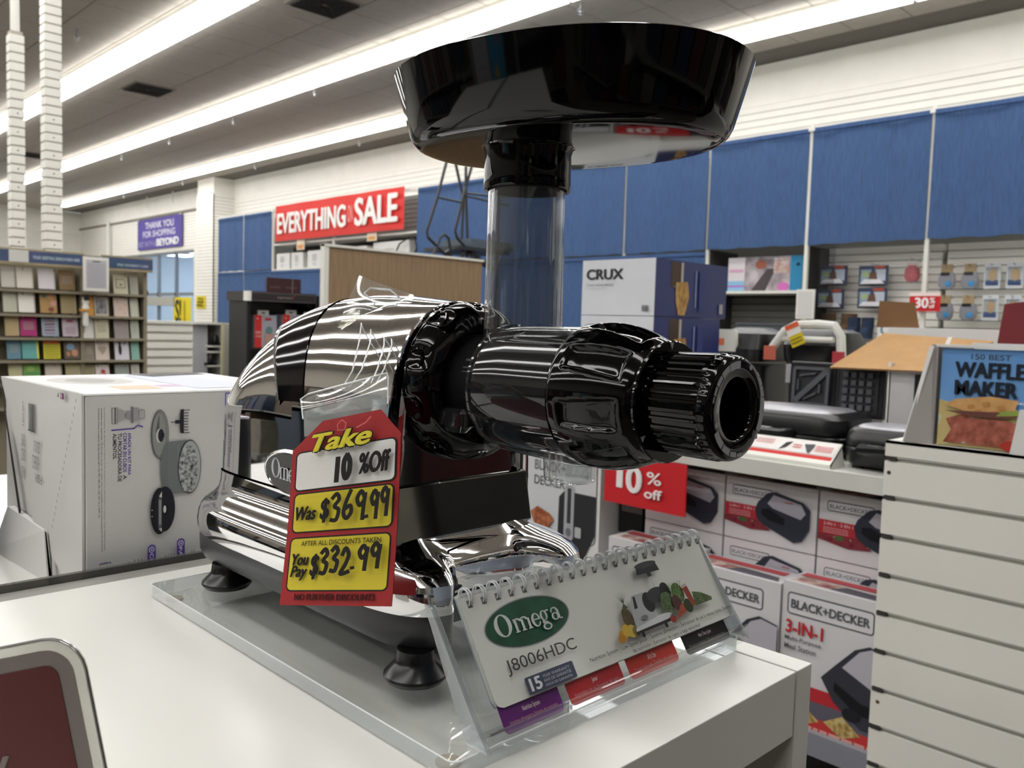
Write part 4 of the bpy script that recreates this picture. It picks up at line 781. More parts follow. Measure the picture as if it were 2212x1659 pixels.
# CRUX cartons
G = 'blue and white waffle maker cartons stacked on the shelf'
for k, (z, dy) in enumerate(((-.291, 0), (-.124, .02), (.043, 0))):
    r = root('waffle_maker_carton', ('lowest blue and white CRUX carton, hidden behind the drum', 'second CRUX carton of the stack, its top edge showing under the topmost one', 'topmost blue and white CRUX waffle maker carton')[k], 'box', (2.19, 1.6, z), G)
    x1 = 2.378-.03*(k < 2); boxpart('carton_body', (2.0, 1.461+dy*0, z), (x1, 1.735, z+.165), M('crux_white', '#d6d8de', rough=.4, noise=.02), r)
    dc = Decal((2.0, 1.735, z), (0, -1, 0), (0, 0, 1), .0006); dc.text('CRUX', .016, .106, .16, .138, '#33343a', bold=.045); dc.text('4 SLICE WAFFLE MAKER', .018, .087, .125, .094, '#8a8c94', bold=.01); dc.text('Four perfect waffles', .018, .077, .1, .083, '#b4b6be'); dc.bars(.232, .012, .258, .03); dc.build('front_print', r)
    NAVY = M('crux_navy', '#26336c', rough=.4, noise=.05); dc = Decal((2.0, 1.461, z), (1, 0, 0), (0, 0, 1), .0006); W_ = x1-2.0
    dc.rect(.0, 0, W_, .165, NAVY); dc.rect(.075, .085, .125, .16, photo('picture_dish', ['#4a3428', '#8a6a50', '#c9c0b0', '#3c2c24'], 50)); dc.rect(.125, .09, .137, .16, '#b9b4a8')
    dc.poly([(.1, .1), (.16, .105), (.17, .06), (.15, .005), (.115, .005), (.1, .05)], photo('picture_fries', ['#8a5a28', '#c9963c', '#a04a30', '#d8b060'], 70, (3, 3, .6))); dc.rect(.2, .03, .206, .14, '#8f98c0'); dc.rect(.22, .02, .25, .14, '#39437c'); dc.rect(.335 if W_ > .36 else .3, .015, .355 if W_ > .36 else .32, .045, '#a9a6ac'); dc.build('side_print', r)

# ================================================================ white slatwall end unit with the book tray
SX = 1.68
o = root('slatwall_unit', 'white slatwall display unit filling the lower right corner', 'display stand', (SX, .1, FL))
boxpart('core_panel', (SX+.006, -.9, FL), (SX+.019, .655, -.203), GROOVE, o); boxpart('top_board', (SX, -.9, -.205), (SX+.63, .662, -.2), SLATW, o)
boxpart('body', (SX+.019, -.9, FL), (SX+.05, .65, -.205), SLATW, o)
z = -.2; first = True
while z > FL:
    h = .0295 if first else .0665
    MB().box((SX, -.9, z-h), (SX+.012, .662, z), SLATW).build('slat', o)
    MB().box((SX-.002, .64, z-h-.0085), (SX+.008, .66, z-h-.0015), DARKB).build('groove_end', o)
    MB().box((SX+.002, -.9, z-h-.0035), (SX+.0045, .655, z-h-.0015), METALW).build('groove_lip', o)
    z -= h+.0103; first = False
for z in (-.262, -.72): MB().lathe((SX-.0002, .6525 if z > -.5 else .648, z), (-1, 0, 0), [(0, .004), (.0006, .0035), (.0007, .0001)], DARKB if z > -.5 else M('brass', '#8a7440', rough=.4, metal=.8, noise=.1), 12).build('screw_hole', o)
r = root('book_tray', 'white cardboard counter tray holding the cook book on the slatwall unit', 'tray', (1.8, .4, -.2))
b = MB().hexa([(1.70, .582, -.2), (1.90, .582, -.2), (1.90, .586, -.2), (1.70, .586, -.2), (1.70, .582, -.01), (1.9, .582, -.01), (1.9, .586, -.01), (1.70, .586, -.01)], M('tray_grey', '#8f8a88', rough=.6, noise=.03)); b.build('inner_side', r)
b = MB().add([(1.685, .635, -.2), (1.685, .629, -.2), (1.80, .592, .005), (1.80, .60, .005)], [(0, 1, 2, 3)], CARDW).add([(1.69, .635, -.2), (1.69, .629, -.2), (1.705, .592, -.013), (1.705, .60, -.013)], [(3, 2, 1, 0)], CARDW)
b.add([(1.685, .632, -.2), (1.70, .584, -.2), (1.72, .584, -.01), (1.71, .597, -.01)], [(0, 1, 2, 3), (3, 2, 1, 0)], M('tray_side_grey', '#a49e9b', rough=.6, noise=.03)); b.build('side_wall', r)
boxpart('back_wall', (1.9, .1, -.2), (1.905, .586, -.005), CARDW, r); boxpart('rim', (1.698, .1, -.014), (1.712, .586, -.009), CARDW, r)
b = MB().hexa([(1.684, .40, -.2), (1.70, .40, -.2), (1.70, .447, -.2), (1.684, .447, -.2), (1.684, .40, -.12), (1.70, .40, -.12), (1.70, .436, -.12), (1.684, .436, -.12)], CARDW); b.build('front_lip', r)
r = root('cook_book', 'cook book titled 150 best waffle maker recipes with a stacked sandwich on a blue cover', 'book', (1.72, .48, -.2))
cov = boxpart('cover', (1.706, .36, -.198), (1.708, .577, -.016), ink('#8fb4dc'), r); boxpart('pages', (1.709, .362, -.197), (1.73, .575, -.018), ink('#d8d4c8'), r); boxpart('back_cover', (1.731, .36, -.198), (1.733, .577, -.016), ink('#8fb4dc'), r)
dc = Decal((1.706, .577, -.198), (0, -1, 0), (0, 0, 1), .0004); dc.rect(0, 0, .217, .182, photo('cover_sky', ['#5f94d0', '#8ab4e0', '#a9c8e0', '#6fa0d4'], 8)); dc.poly([(0, .0), (.217, 0), (.217, .05), (.1, .065), (0, .085)], photo('cover_grass', ['#b9b070', '#c9bc88', '#a8a868', '#c8b078'], 14))
dc.text('150 BEST', .051, .163, .117, .173, '#3a4450', bold=.01); dc.text('WAFFLE', .024, .129, .142, .158, '#16202e', bold=.05); dc.text('MAKER', .026, .096, .132, .124, '#16202e', bold=.05); dc.text('recipes', .112, .084, .145, .091, '#f2f2ee')
WF = photo('picture_sandwich', ['#7a3c28', '#c9906a', '#a04438', '#d8b088', '#5c5a30', '#b86858'], 55); WT = photo('picture_waffle_top', ['#d0a468', '#e0bc84', '#c08c50'], 40)
dc.poly([(.012, .006), (.025, .03), (.015, .05), (.045, .062), (.06, .055), (.12, .055), (.15, .045), (.165, .03), (.16, .005)], WF); dc.poly([(.01, .076), (.03, .088), (.09, .097), (.135, .092), (.13, .078), (.14, .07), (.1, .06), (.05, .066)], WT)
for a, c_ in ((.05, .078), (.075, .084), (.1, .08), (.063, .07), (.09, .069)): dc.poly([(a, c_), (a+.012, c_+.003), (a+.015, c_-.005), (a+.003, c_-.007)], '#b88448')
dc.poly([(.012, .066), (.06, .058), (.11, .058), (.14, .063), (.11, .07), (.05, .067)], '#6a4038'); dc.poly([(.1, .062), (.14, .066), (.135, .075), (.11, .072)], '#8a9c48'); dc.poly([(.15, .005), (.165, .045), (.18, .008)], '#d8b080'); dc.ell(.13, .01, .02, .01, '#a83428'); dc.ell(.14, .016, .012, .007, '#4c5c28'); dc.build('cover_art', r, on=cov)

# ================================================================ the white table in front
TZ = -.2
o = root('display_table', 'white laminate display table with a separate end panel, carrying the juicer', 'table', (-.1, .44, FL))
boxpart('tabletop', (-1.2, .230, TZ-.04), (.4710, .654, TZ), WHITE, o, bevel=.0006); boxpart('end_panel', (.4722, .2295, FL), (.4905, .654, TZ+.0002), WHITE, o, bevel=.0006)
boxpart('inset_back', (-1.2, .60, FL), (.471, .62, TZ-.04), WHITE, o); boxpart('inner_side', (.452, .262, FL), (.471, .62, TZ-.04), WHITE, o)
boxpart('channel', (-1.2, .6555, -.26), (.474, .676, -.2012), M('grey_channel', '#8d8c86', rough=.45, noise=.12, nscale=30), o)
q = root('rear_table', 'pale table behind the white one, holding the food processor box', 'table', (-.2, 1.1, FL)); boxpart('tabletop', (-1.3, .684, -.27), (.44, 1.35, -.2305), WHITE, q)
for x in (-1.2, .38): boxpart('leg', (x, .72, FL), (x+.05, .77, -.27), WHITE, q); boxpart('leg', (x, 1.25, FL), (x+.05, 1.3, -.27), WHITE, q)
q = root('smoked_rail', 'dusty smoked acrylic rail standing between the table and the processor box', 'rail', (-.3, .679, -.23)); boxpart('rail_strip', (-1.2, .677, -.23), (.46, .682, -.1958), clear('smoked_rail', '#8f8e8a', rough=.1, haze=.35, hazecol='#6f6e6a'), q)

# ---------------------------------------------------------------- food processor box
r = root('food_processor_box', 'white food processor box standing on its side at the left, printed in Spanish', 'box', (.32, .81, -.2305))
BXW = M('box_print_white', '#cfcecb', rough=.38, noise=.015)
x0, x1, y0, y1, zb, zt = .2246, .422, .70, .9237, -.2303, -.0622
b = MB().box((x0+.001, y0, zb), (x1, y1, zt-.0012), BXW); fbody = b.build('carton_body', r, bevel=.0008)
# end flaps: big outer flap with a folded lower corner; dark strips painted for the shade in the slit
b = MB().hexa([(x0-.0015, y0+.0015, zb), (x0+.0005, y0+.0015, zb), (x0+.0005, y0+.118, -.19), (x0-.0035, y0+.118, -.19), (x0-.0015, y0+.0015, zt), (x0+.0005, y0+.0015, zt), (x0+.0005, y1-.001, zt), (x0-.0035, y1-.001, zt)], BXW)
fflap = b.build('end_flap', r)
b = MB().hexa([(x0-.003, .785, zb), (x0, .785, zb), (x0, y1, zb), (x0-.012, y1, zb), (x0-.004, .79, -.186), (x0, .79, -.186), (x0, y1-.03, -.183), (x0-.006, y1-.03, -.183)], CARDW); b.build('tuck_flap', r)
b = MB().add([(x0-.0042, y1-.001, zt-.004), (x0-.0042, y1-.005, zt-.004), (x0-.0045, y0+.155, -.181), (x0-.0045, y0+.162, -.186)], [(3, 2, 1, 0)], M('slit_shade', '#1c1712', rough=.9, noise=.1)).add([(x0-.0046, .785, -.186), (x0-.0046, .781, -.186), (x0-.0046, .765, zb), (x0-.0046, .773, zb)], [(3, 2, 1, 0), (0, 1, 2, 3)], M('slit_shade')); b.build('flap_gap_shade', r)
b = MB().hexa([(x0-.001, y0-.0002, zt-.0012), (x1, y0-.0002, zt-.0012), (x1, y1, zt-.0012), (x0-.001, y1, zt-.0012), (x0-.0005, y0+.0008, zt), (x1, y0+.0008, zt), (x1, y1-.001, zt), (x0-.0005, y1-.001, zt)], BXW); b.build('top_panel', r)
PU = '#5b4a9c'; DKI = '#2a2b36'; GR = '#8b8c88'
dc = Decal((x0, y0, zb), (1, 0, 0), (0, 0, 1), .00005)
def bx(x): return x-x0
def bz(z): return z-zb
dc.text('La procesadora de alimentos Cuisinart Core Custom y los aditamentos Cuisinart Core Essentials están', bx(.2388), bz(-.1876), bx(.2402), bz(-.0735), '#6c6c70', rot=-90)
dc.text('vendidos por separado. *El kit para cortar en cubos está compatible con los procesadores de alimentos', bx(.2366), bz(-.1888), bx(.2380), bz(-.0735), '#4c4c54', rot=-90, bold=.01)
dc.text('Cuisinart Core Custom de las series FP-110, FP-130, FP-145, FP-13 y SFP-13.', bx(.2343), bz(-.161), bx(.2358), bz(-.0735), '#4c4c54', rot=-90, bold=.01)
for i, (t, a, zz, c_) in enumerate((('AÑADE UN KIT PARA', .2582, -.1290, PU), ('CORTAR EN CUBOS', .2543, -.1262, PU), ('TU PROCESADORA DE', .2503, -.1334, '#45464e'), ('ALIMENTOS.', .2464, -.1152, '#45464e'))): dc.text(t, bx(a-.0008), bz(zz), bx(a+.0022), bz(-.0945), c_, bold=.04, rot=-90)
dc.text('A', bx(.2535), bz(-.1320), bx(.2565), bz(-.1285), '#45464e', bold=.04, rot=-90)
dc.line([(bx(.2448), bz(-.0917)), (bx(.2622), bz(-.0912)), (bx(.2650), bz(-.0888)), (bx(.2690), bz(-.0903))], .0011, PU); dc.line([(bx(.2645), bz(-.0885)), (bx(.2665), bz(-.0868))], .001, '#b9b4d0')
# processor drawing (lying on its side)
dc.frame(bx(.2448), bz(-.0868), bx(.2492), bz(-.0738), .0008, .0004, '#6a6a6c', '#b9b8b4'); dc.rect(bx(.2470), bz(-.0862), bx(.2478), bz(-.0742), '#2c2c30'); dc.poly([(bx(.2492), bz(-.0860)), (bx(.2545), bz(-.0835)), (bx(.2545), bz(-.0770)), (bx(.2492), bz(-.0745))], '#a8a7a3'); dc.rect(bx(.2545), bz(-.0812), bx(.2600), bz(-.0790), '#88878a')
dc.rect(bx(.2560), bz(-.0835), bx(.2592), bz(-.0765), '#98979a'); dc.rect(bx(.2598), bz(-.0868), bx(.2615), bz(-.0735), '#77777a'); dc.rect(bx(.2615), bz(-.0850), bx(.2655), bz(-.0745), '#a09fa2'); dc.frame(bx(.2655), bz(-.0835), bx(.2705), bz(-.0765), .0006, .0003, '#6a6a6c', '#b0afad')
# slicing disc, seen at an angle
dc.ell(bx(.2828), bz(-.0975), .0074, .0204, '#55565a'); dc.ell(bx(.2830), bz(-.0975), .0069, .0196, '#8b8c8c'); dc.ell(bx(.2822), bz(-.0975), .0061, .0186, '#6f7070'); dc.ell(bx(.2822), bz(-.0975), .0056, .0180, '#929390')
dc.poly([(bx(.2822), bz(-.0982)), (bx(.2790), bz(-.0955)), (bx(.2822), bz(-.0800))], '#5c5d60'); dc.ell(bx(.2822), bz(-.0985), .0028, .0058, '#c9c9c6'); dc.ell(bx(.2835), bz(-.0983), .0024, .0054, '#24252c'); dc.rect(bx(.2838), bz(-.1), bx(.2862), bz(-.0965), '#17181f')
# bowl
dc.ell(bx(.2895), bz(-.126), .0066, .022, '#6f7472'); dc.poly([(bx(.2895), bz(-.104)), (bx(.3050), bz(-.1035)), (bx(.3050), bz(-.149)), (bx(.2895), bz(-.148))], '#747977'); dc.ell(bx(.3075), bz(-.1265), .0102, .0232, '#3c3f40'); dc.ell(bx(.3080), bz(-.1265), .0092, .0220, '#a9aeac'); dc.ell(bx(.3065), bz(-.128), .0082, .0205, photo('picture_bowl', ['#1c1e20', '#8c908e', '#3a3d3e', '#6a6e6c', '#c9ccca'], 330))
dc.text('Cuisinart', bx(.2975), bz(-.122), bx(.2985), bz(-.107), '#9aa09c', rot=-90)
# comb tool
dc.poly([(bx(.2998), bz(-.0775)), (bx(.3025), bz(-.0772)), (bx(.3025), bz(-.0978)), (bx(.2998), bz(-.0975)), (bx(.2990), bz(-.0930)), (bx(.2990), bz(-.0820))], '#23242c'); dc.rect(bx(.2950), bz(-.0893), bx(.2998), bz(-.0862), '#23242c'); dc.rect(bx(.2915), bz(-.0881), bx(.2950), bz(-.0874), '#23242c')
for k in range(9): dc.rect(bx(.3025), bz(-.0977+.0024*k), bx(.3062 if k not in (0, 8) else .3074), bz(-.0970+.0024*k), '#23242c')
# dicing disc
dc.ell(bx(.2822), bz(-.1612), .0078, .0196, '#191a22'); dc.ell(bx(.2862), bz(-.1600), .0088, .0190, '#20212a'); dc.rect(bx(.2810), bz(-.1755), bx(.2838), bz(-.1500), '#5c5e60'); dc.rect(bx(.2814), bz(-.1725), bx(.2834), bz(-.1520), '#8f918e'); dc.poly([(bx(.2838), bz(-.1500)), (bx(.2838), bz(-.1448)), (bx(.2815), bz(-.1490))], '#cfcfcb'); dc.poly([(bx(.2838), bz(-.1755)), (bx(.2838), bz(-.1790)), (bx(.2812), bz(-.1758))], '#cfcfcb')
dc.ell(bx(.2868), bz(-.1600), .0022, .0046, '#0e0f16'); dc.ell(bx(.2862), bz(-.1600), .0012, .0032, '#d2d2ce'); dc.rect(bx(.2752), bz(-.1600), bx(.2762), bz(-.1592), '#d2d2ce'); dc.rect(bx(.2752), bz(-.1652), bx(.2762), bz(-.1644), '#d2d2ce')
for a, zt_, t in ((.2720, -.1882, 'CO'), (.2963, -.1866, 'FÁ')):
    dc.rr(bx(a), bz(-.2300), bx(a+.0068), bz(zt_), .0033, PU); dc.ell(bx(a+.0034), bz(zt_-.0042), .0024, .0026, '#d4d0e0'); dc.ell(bx(a+.0034), bz(zt_-.0042), .0016, .0018, PU); dc.ell(bx(a+.0034), bz(zt_-.0042), .0008, .0009, '#d4d0e0'); dc.text(t, bx(a+.0018), bz(-.2042+(zt_+.1882)), bx(a+.005), bz(-.1955+(zt_+.1882)), '#e4e0ee', bold=.05, rot=-90)
dc.lines(bx(.2805), bz(-.2100), bx(.2895), bz(-.1945), 1, '#8a8a8a')
for a in (.2610, .2640, .2668, .2860, .2885, .2908, .2932, .3085, .3105): dc.rect(bx(a), bz(-.212), bx(a+.0008), bz(-.198), '#8c8c8e')
dc.text('R', bx(.2555), bz(-.204), bx(.258), bz(-.1995), '#7c7c80', rot=-90); dc.text('JARRA', bx(.2340), bz(-.1985), bx(.2432), bz(-.1963), '#4a3c88', bold=.04); dc.text('LICUADORA', bx(.2338), bz(-.2035), bx(.2508), bz(-.2010), '#4a3c88', bold=.04)
dc.rect(bx(.3375), bz(-.09), bx(.3385), bz(-.0645), PU); dc.rect(bx(.3375), bz(-.0655), bx(.36), bz(-.0645), PU)
dc.build('front_print', r, on=fbody)
dc = Decal((x0-.0042, y1, zb), (0, -1, 0), (0, 0, 1), .00005)
def ly(y): return y1-y
dc.bars(ly(.832), bz(-.104), ly(.812), bz(-.080)); dc.rect(ly(.8335), bz(-.1045), ly(.8115), bz(-.1035), '#3a3a3c'); dc.text('0 86279 20415', ly(.8495), bz(-.102), ly(.8455), bz(-.080), '#4a4a4c', rot=90)
for t, a, z_, z2 in (('PARA USO', .8535, -.1500, -.1385), ('DOMÉSTICO', .8535, -.1365, -.1225), ('SOLAMENTE', .8535, -.1205, -.1095)): dc.text(t, ly(a), bz(z_), ly(a-.012), bz(z2), '#77777a', rot=180)
for t, a, z_, z2 in (('FOR', .805, -.1475, -.1395), ('HOUSEHOLD', .812, -.1365, -.1240), ('USE ONLY', .808, -.1215, -.1110)): dc.text(t, ly(a+.008), bz(z_), ly(a-.012), bz(z2), '#77777a', rot=180)
dc.rect(ly(.742), bz(-.0690), ly(.733), bz(-.0640), '#6c2c6c'); dc.rect(ly(.7405), bz(-.0685), ly(.7385), bz(-.0645), '#d0c8d0'); dc.rect(ly(.7365), bz(-.0685), ly(.735), bz(-.065), '#b04c8c'); dc.poly([(ly(.749), bz(-.068)), (ly(.7455), bz(-.0635)), (ly(.7455), bz(-.068))], '#34343a')
for k in range(20): t = k/20; dc.rect(ly(.703+.06*t+.0012), bz(-.066-.115*t-.003), ly(.703+.06*t), bz(-.066-.115*t), '#7d7a76')
dc.lines(ly(.905), bz(-.2285), ly(.86), bz(-.215), 3, '#77777a', seed=9, fill=.25)
dc.build('side_print', r, on=fflap)
dc = Decal((x0, y0, zt), (1, 0, 0), (0, 1, 0), .00005); dc.ell(.05, .14, .035, .05, '#b9b8b4'); dc.ell(.05, .14, .02, .03, '#9a9a96'); dc.rect(.04, .03, .075, .07, '#d9b9a0'); dc.rect(.08, .05, .1, .07, '#c8a8c8'); dc.rect(.1, .02, .16, .2, '#c3c8da'); dc.poly([(.12, .17), (.19, .2), (.185, .222), (.11, .215)], '#2b2b2d'); dc.build('top_print', r)
q = root('dark_appliance', 'dark object edge at the far left border beside the processor box', 'appliance', (.16, .9, -.2305)); b = MB(); b.loft([sup(.15, .92, z, a, a, 3, N=24) for z, a in ((-.2305, .05), (-.17, .05), (-.12, .045), (-.1, .04))], BLACKPL, smooth=True); b.build('housing', q)
b = MB(); b.loft([sup(.15, .92, z, a, a, 3, N=24) for z, a in ((-.1, .042), (-.095, .042))], ST); b.build('steel_rim', q)

# ---------------------------------------------------------------- acrylic stand
r = root('acrylic_stand', 'clear acrylic base plate with rubber discs, under the juicer', 'stand', (.36, .44, TZ))
def rrect(x0, y0, x1, y1, rad, n=6):
    p = []
    for cx, cy, a in ((x1-rad, y0+rad, -90), (x1-rad, y1-rad, 0), (x0+rad, y1-rad, 90), (x0+rad, y0+rad, 180)):
        for i in range(n+1): t = math.radians(a+90*i/n); p.append((cx+rad*math.cos(t), cy+rad*math.sin(t)))
    return p
b = MB(); P = rrect(.2365, .2692, .4735, .602, .005)
b.add([(x, y, -.1905) for x, y in P], [tuple(range(len(P)))], ACRYL).add([(x, y, -.1985) for x, y in P], [tuple(range(len(P)-1, -1, -1))], ACRYL); b.build('base_plate', r)
EDGE = clear('acrylic_edge', '#dfe4e6', rough=.08, ior=1.49, haze=.22, hazecol='#b9bec2', boost=3)
b = MB(); b.loft([[(x, y, z) for x, y in P] for z in (-.1985, -.1905)], EDGE, False, False, smooth=False); b.build('polished_edge', r)
P2 = rrect(.2372, .2699, .4728, .6013, .0045); b = MB(); b.tube([(x, y, -.1906) for x, y in P], .0004, M('edge_glint', '#e4e8ea', rough=.05, spec=1, noise=.02), 6, closed=True); b.build('edge_highlight', r)  # opaque pale line drawn for the highlight along the plate edge
PADM = M('pad_beige', '#b3a896', rough=.6, noise=.1, nscale=80)
for x, y in ((.247, .585), (.247, .285), (.463, .285), (.463, .585)): MB().lathe((x, y, -.1999), (0, 0, 1), [(0, .006), (.0012, .006), (.0013, .0001)], PADM, 24, cap0=True).build('rubber_disc', r)
r = root('calendar_holder', 'clear acrylic slanted holder at the front edge carrying the flip calendar', 'holder', (.36, .28, -.19))
th = .0028; X0, X1 = .2525, .4725
B_ = Vector((0, .2705, -.1895)); T_ = Vector((0, .3040, -.1330)); D_ = (T_-B_).normalized(); Nn = Vector((0, -D_.z, D_.y))
b = MB(); N2 = Vector((0, D_.z, -D_.y)).normalized()
prof = [B_, T_, T_+N2*th, B_+N2*th]
b.hexa([(X0, B_.y+.004, B_.z), (X1, B_.y+.004, B_.z), (X1, B_.y+.004+th, B_.z), (X0, B_.y+.004+th, B_.z), (X0, T_.y+.003, T_.z), (X1, T_.y+.003, T_.z), (X1, T_.y+.003+th, T_.z), (X0, T_.y+.003+th, T_.z)], ACRYL); b.build('back_plate', r, bevel=.001)
b = MB(); yb_, yt_ = B_.y+.004, T_.y+.003
for xe in (X0, X1): b = MB(); b.hexa([(xe-.0022, yb_-.012, B_.z), (xe+.0008, yb_-.012, B_.z), (xe+.0008, yb_+th, B_.z), (xe-.0022, yb_+th, B_.z), (xe-.0022, yt_-.003, T_.z), (xe+.0008, yt_-.003, T_.z), (xe+.0008, yt_+th, T_.z), (xe-.0022, yt_+th, T_.z)], EDGE); b.build('side_edge', r, bevel=.0006)
b = MB(); b.hexa([(X0, .2650, -.1903), (X1, .2650, -.1903), (X1, .2780, -.1903), (X0, .2780, -.1903), (X0, .2650, -.1878), (X1, .2650, -.1878), (X1, .2780, -.1878), (X0, .2780, -.1878)], ACRYL); b.build('bottom_ledge', r)
b = MB(); b.hexa([(X0, .2622, -.1903), (X1, .2622, -.1903), (X1, .2650, -.1903), (X0, .2650, -.1903), (X0, .2622, -.1805), (X1, .2622, -.1805), (X1, .2650, -.1805), (X0, .2650, -.1805)], ACRYL); b.build('front_lip', r, bevel=.001)

# ---------------------------------------------------------------- flip calendar
CO, CU, CV = Vector((.268, .275, -.178)), Vector((1, 0, 0)), Vector((0, .030, .047)).normalized()
CN = CU.cross(CV)
r = root('flip_calendar', 'spiral bound flip calendar with a green oval logo, propped in the acrylic holder', 'calendar', (.37, .28, -.188))
PAPER = M('page_paper', '#d3d5d0', rough=.45, noise=.015, nscale=10)
W_, H_ = .2070, .0558
def sheet(name, off, u0, v0, u1, v1, rad, m, t=.0003, par=r, du=0):
    P = rrect(u0, v0, u1, v1, rad); P = [(u, v) for u, v in P]; b = MB()
    b.loft([[tuple(CO+CU*(u+du)+CV*v+CN*(off-t)) for u, v in P], [tuple(CO+CU*(u+du)+CV*v+CN*off) for u, v in P]], m, smooth=False); return b.build(name, par)
P0 = [(0.0, H_)] ; 
def page(name, off, v0=0, m=PAPER, tilt=0):
    P = [(W_, H_), (0, H_), (0, .004+v0), (.0012, .0012+v0), (.004, v0), (W_-.004, v0), (W_-.0012, .0012+v0), (W_, .004+v0)]; b = MB()
    f = lambda u, v, o_: tuple(CO+CU*u+CV*v+CN*(o_+tilt*(H_-v)/H_)); n = len(P)
    b.loft([[f(u, v, off-.0003) for u, v in P], [f(u, v, off) for u, v in P]], m, smooth=False); return b.build(name, r)
pg0 = page('page', 0, 0); page('page', -.0009, .0006); page('page', -.0018, -.0004); page('page', -.0026, .0008); page('back_board', -.0036, 0, M('board_blue_grey', '#a9b2c4', rough=.5, noise=.03))
for k, (a, c_, col, t1, t2) in enumerate(((.0010, .0415, '#5c1e6a', 'Nutrition System', 'Système alimentaire Sistema de nutrición'), (.0478, .0910, '#a8262e', 'Juicer', 'Extracteur de jus Extractor de jugos'), (.0975, .1420, '#b8352a', 'All In One', 'Tout en un Todo en uno'), (.1518, .1985, '#141416', 'More Than a Juicer', 'Plus qu\'un extracteur Más que un exprimidor'))):
    o_ = -.0012-.0008*k; P = rrect(a, -.0118, c_, .006, .0028); b = MB(); b.loft([[tuple(CO+CU*u+CV*v+CN*(o_-.0003)) for u, v in P], [tuple(CO+CU*u+CV*v+CN*o_) for u, v in P]], M('tab_'+col[1:], col, rough=.35, noise=.04), smooth=False); t = b.build('index_tab', r, label=('purple', 'dark red', 'orange red', 'black')[k]+' index tab')
    dc = Decal(CO+CN*o_, CU, CV); m_ = (a+c_)/2; hw = .0012*len(t1)/2*1.0; dc.text(t1, m_-hw*.62, -.0052, m_+hw*.62, -.0022, '#d8c8cc', bold=.02); dc.text(t2, a+.004, -.0086, c_-.004, -.0066, '#c08a90' if k < 3 else '#8a8a8c'); dc.build('tab_print', r)
dc = Decal(CO, CU, CV, .00005)
dc.ell(.0378, .0343, .0305, .0122, '#a3a7a8', n=48); dc.ell(.0378, .0343, .0297, .0116, '#4a5450', n=48); dc.ell(.0378, .0343, .0290, .0111, M('logo_green', '#164a33', rough=.4, noise=.35, nscale=90), n=48)
dc.serif_omega(.0146, .0272, .0620, .0413, M('logo_silver', '#c9cccb', rough=.35, noise=.12, nscale=150), M('logo_green'))
dc.text('J8006HDC', .0118, .0118, .0620, .0195, '#3f4240')
dc.rr(.0200, .0006, .0548, .0090, .001, '#43495c'); dc.text('15', .0222, .0018, .0302, .0080, '#d4d6dc', bold=.05)
for k, t in enumerate(('YEAR WARRANTY', 'ANS DE GARANTIE', 'AÑOS DE GARANTÍA')): dc.text(t, .0316, .0060-.0021*k, .0515, .0075-.0021*k, '#a8adb8', bold=.02)
dc.text('Nutrition System | Low Speed Juicer | Système alimentaire | Extracteur de jus à vitesse faible Sistema', .0670, .0039, .2040, .0068, '#3c3f3e', bold=.005); dc.text('de nutrición | Extractor de jugos a baja velocidad', .1010, -.0000+.0004, .1660, .0031, '#3c3f3e', bold=.005)
# picture: pineapple, fruit, juicer, vegetables
for k in range(9): a = math.radians(60+7.5*k); dc.poly([(.1075+.0006*(k-4), .0245), (.1082+.0006*(k-4), .0245), (.1085+.012*math.cos(a), .0245+.0105*math.sin(a))], '#46533f' if k % 2 else '#5c6a52')
dc.ell(.1066, .0192, .0042, .0062, photo('picture_pineapple', ['#5c4a24', '#94783a', '#6f7a34', '#3c3a1c'], 900)); dc.ell(.0975, .0112, .0034, .003, '#b98a30'); dc.ell(.1015, .0133, .0034, .0035, '#c9a83c'); dc.ell(.1058, .0120, .0038, .0036, '#c4a648'); dc.ell(.109, .0112, .003, .0028, '#7c7440'); dc.ell(.0955, .0098, .003, .0022, '#b07a2c')
dc.poly([(.1280, .0400), (.1500, .0395), (.1485, .0450), (.1300, .0452)], '#2c2e30'); dc.ell(.139, .0447, .0104, .0018, '#3c3e40'); dc.rect(.1370, .0372, .1408, .0402, '#2c2e30'); dc.rect(.1384, .0288, .1396, .0375, '#b9bdbc')
dc.poly([(.1100, .0118), (.1300, .0125), (.1302, .0290), (.1260, .0300), (.1160, .0300), (.1115, .0250)], '#a5a8a8'); dc.poly([(.1145, .0225), (.1175, .0225), (.1185, .0290), (.1165, .0292)], '#2a2c2e'); dc.ell(.1285, .0238, .005, .0058, '#25272a'); dc.ell(.138, .0262, .0095, .0045, '#34373a'); dc.ell(.1465, .0268, .0048, .0052, '#1c1e20'); dc.poly([(.1085, .0105), (.1400, .0115), (.1455, .0150), (.132, .0150), (.1090, .0125)], '#c4c8c8'); dc.poly([(.1085, .0092), (.1410, .0098), (.1460, .0130), (.14, .0115), (.1085, .0106)], '#26282a'); dc.ell(.113, .0082, .0014, .0018, '#1c1c1e'); dc.ell(.135, .0088, .0014, .0018, '#1c1c1e'); dc.ell(.1195, .0165, .003, .0014, '#6f7472')
GRN = photo('picture_greens', ['#28381e', '#4a6234', '#1e2c18', '#5c7440'], 700)
dc.poly([(.168, .013), (.186, .0130), (.1865, .0150), (.178, .0195), (.170, .0215)], GRN); dc.ell(.1440, .0205, .006, .006, GRN); dc.ell(.1565, .0235, .0055, .006, GRN)
for k in range(9): dc.line([(.1525+.0004*k, .0200), (.1490+.0017*k, .0300)], .0004, ('#5c8440', '#88a860')[k % 2])
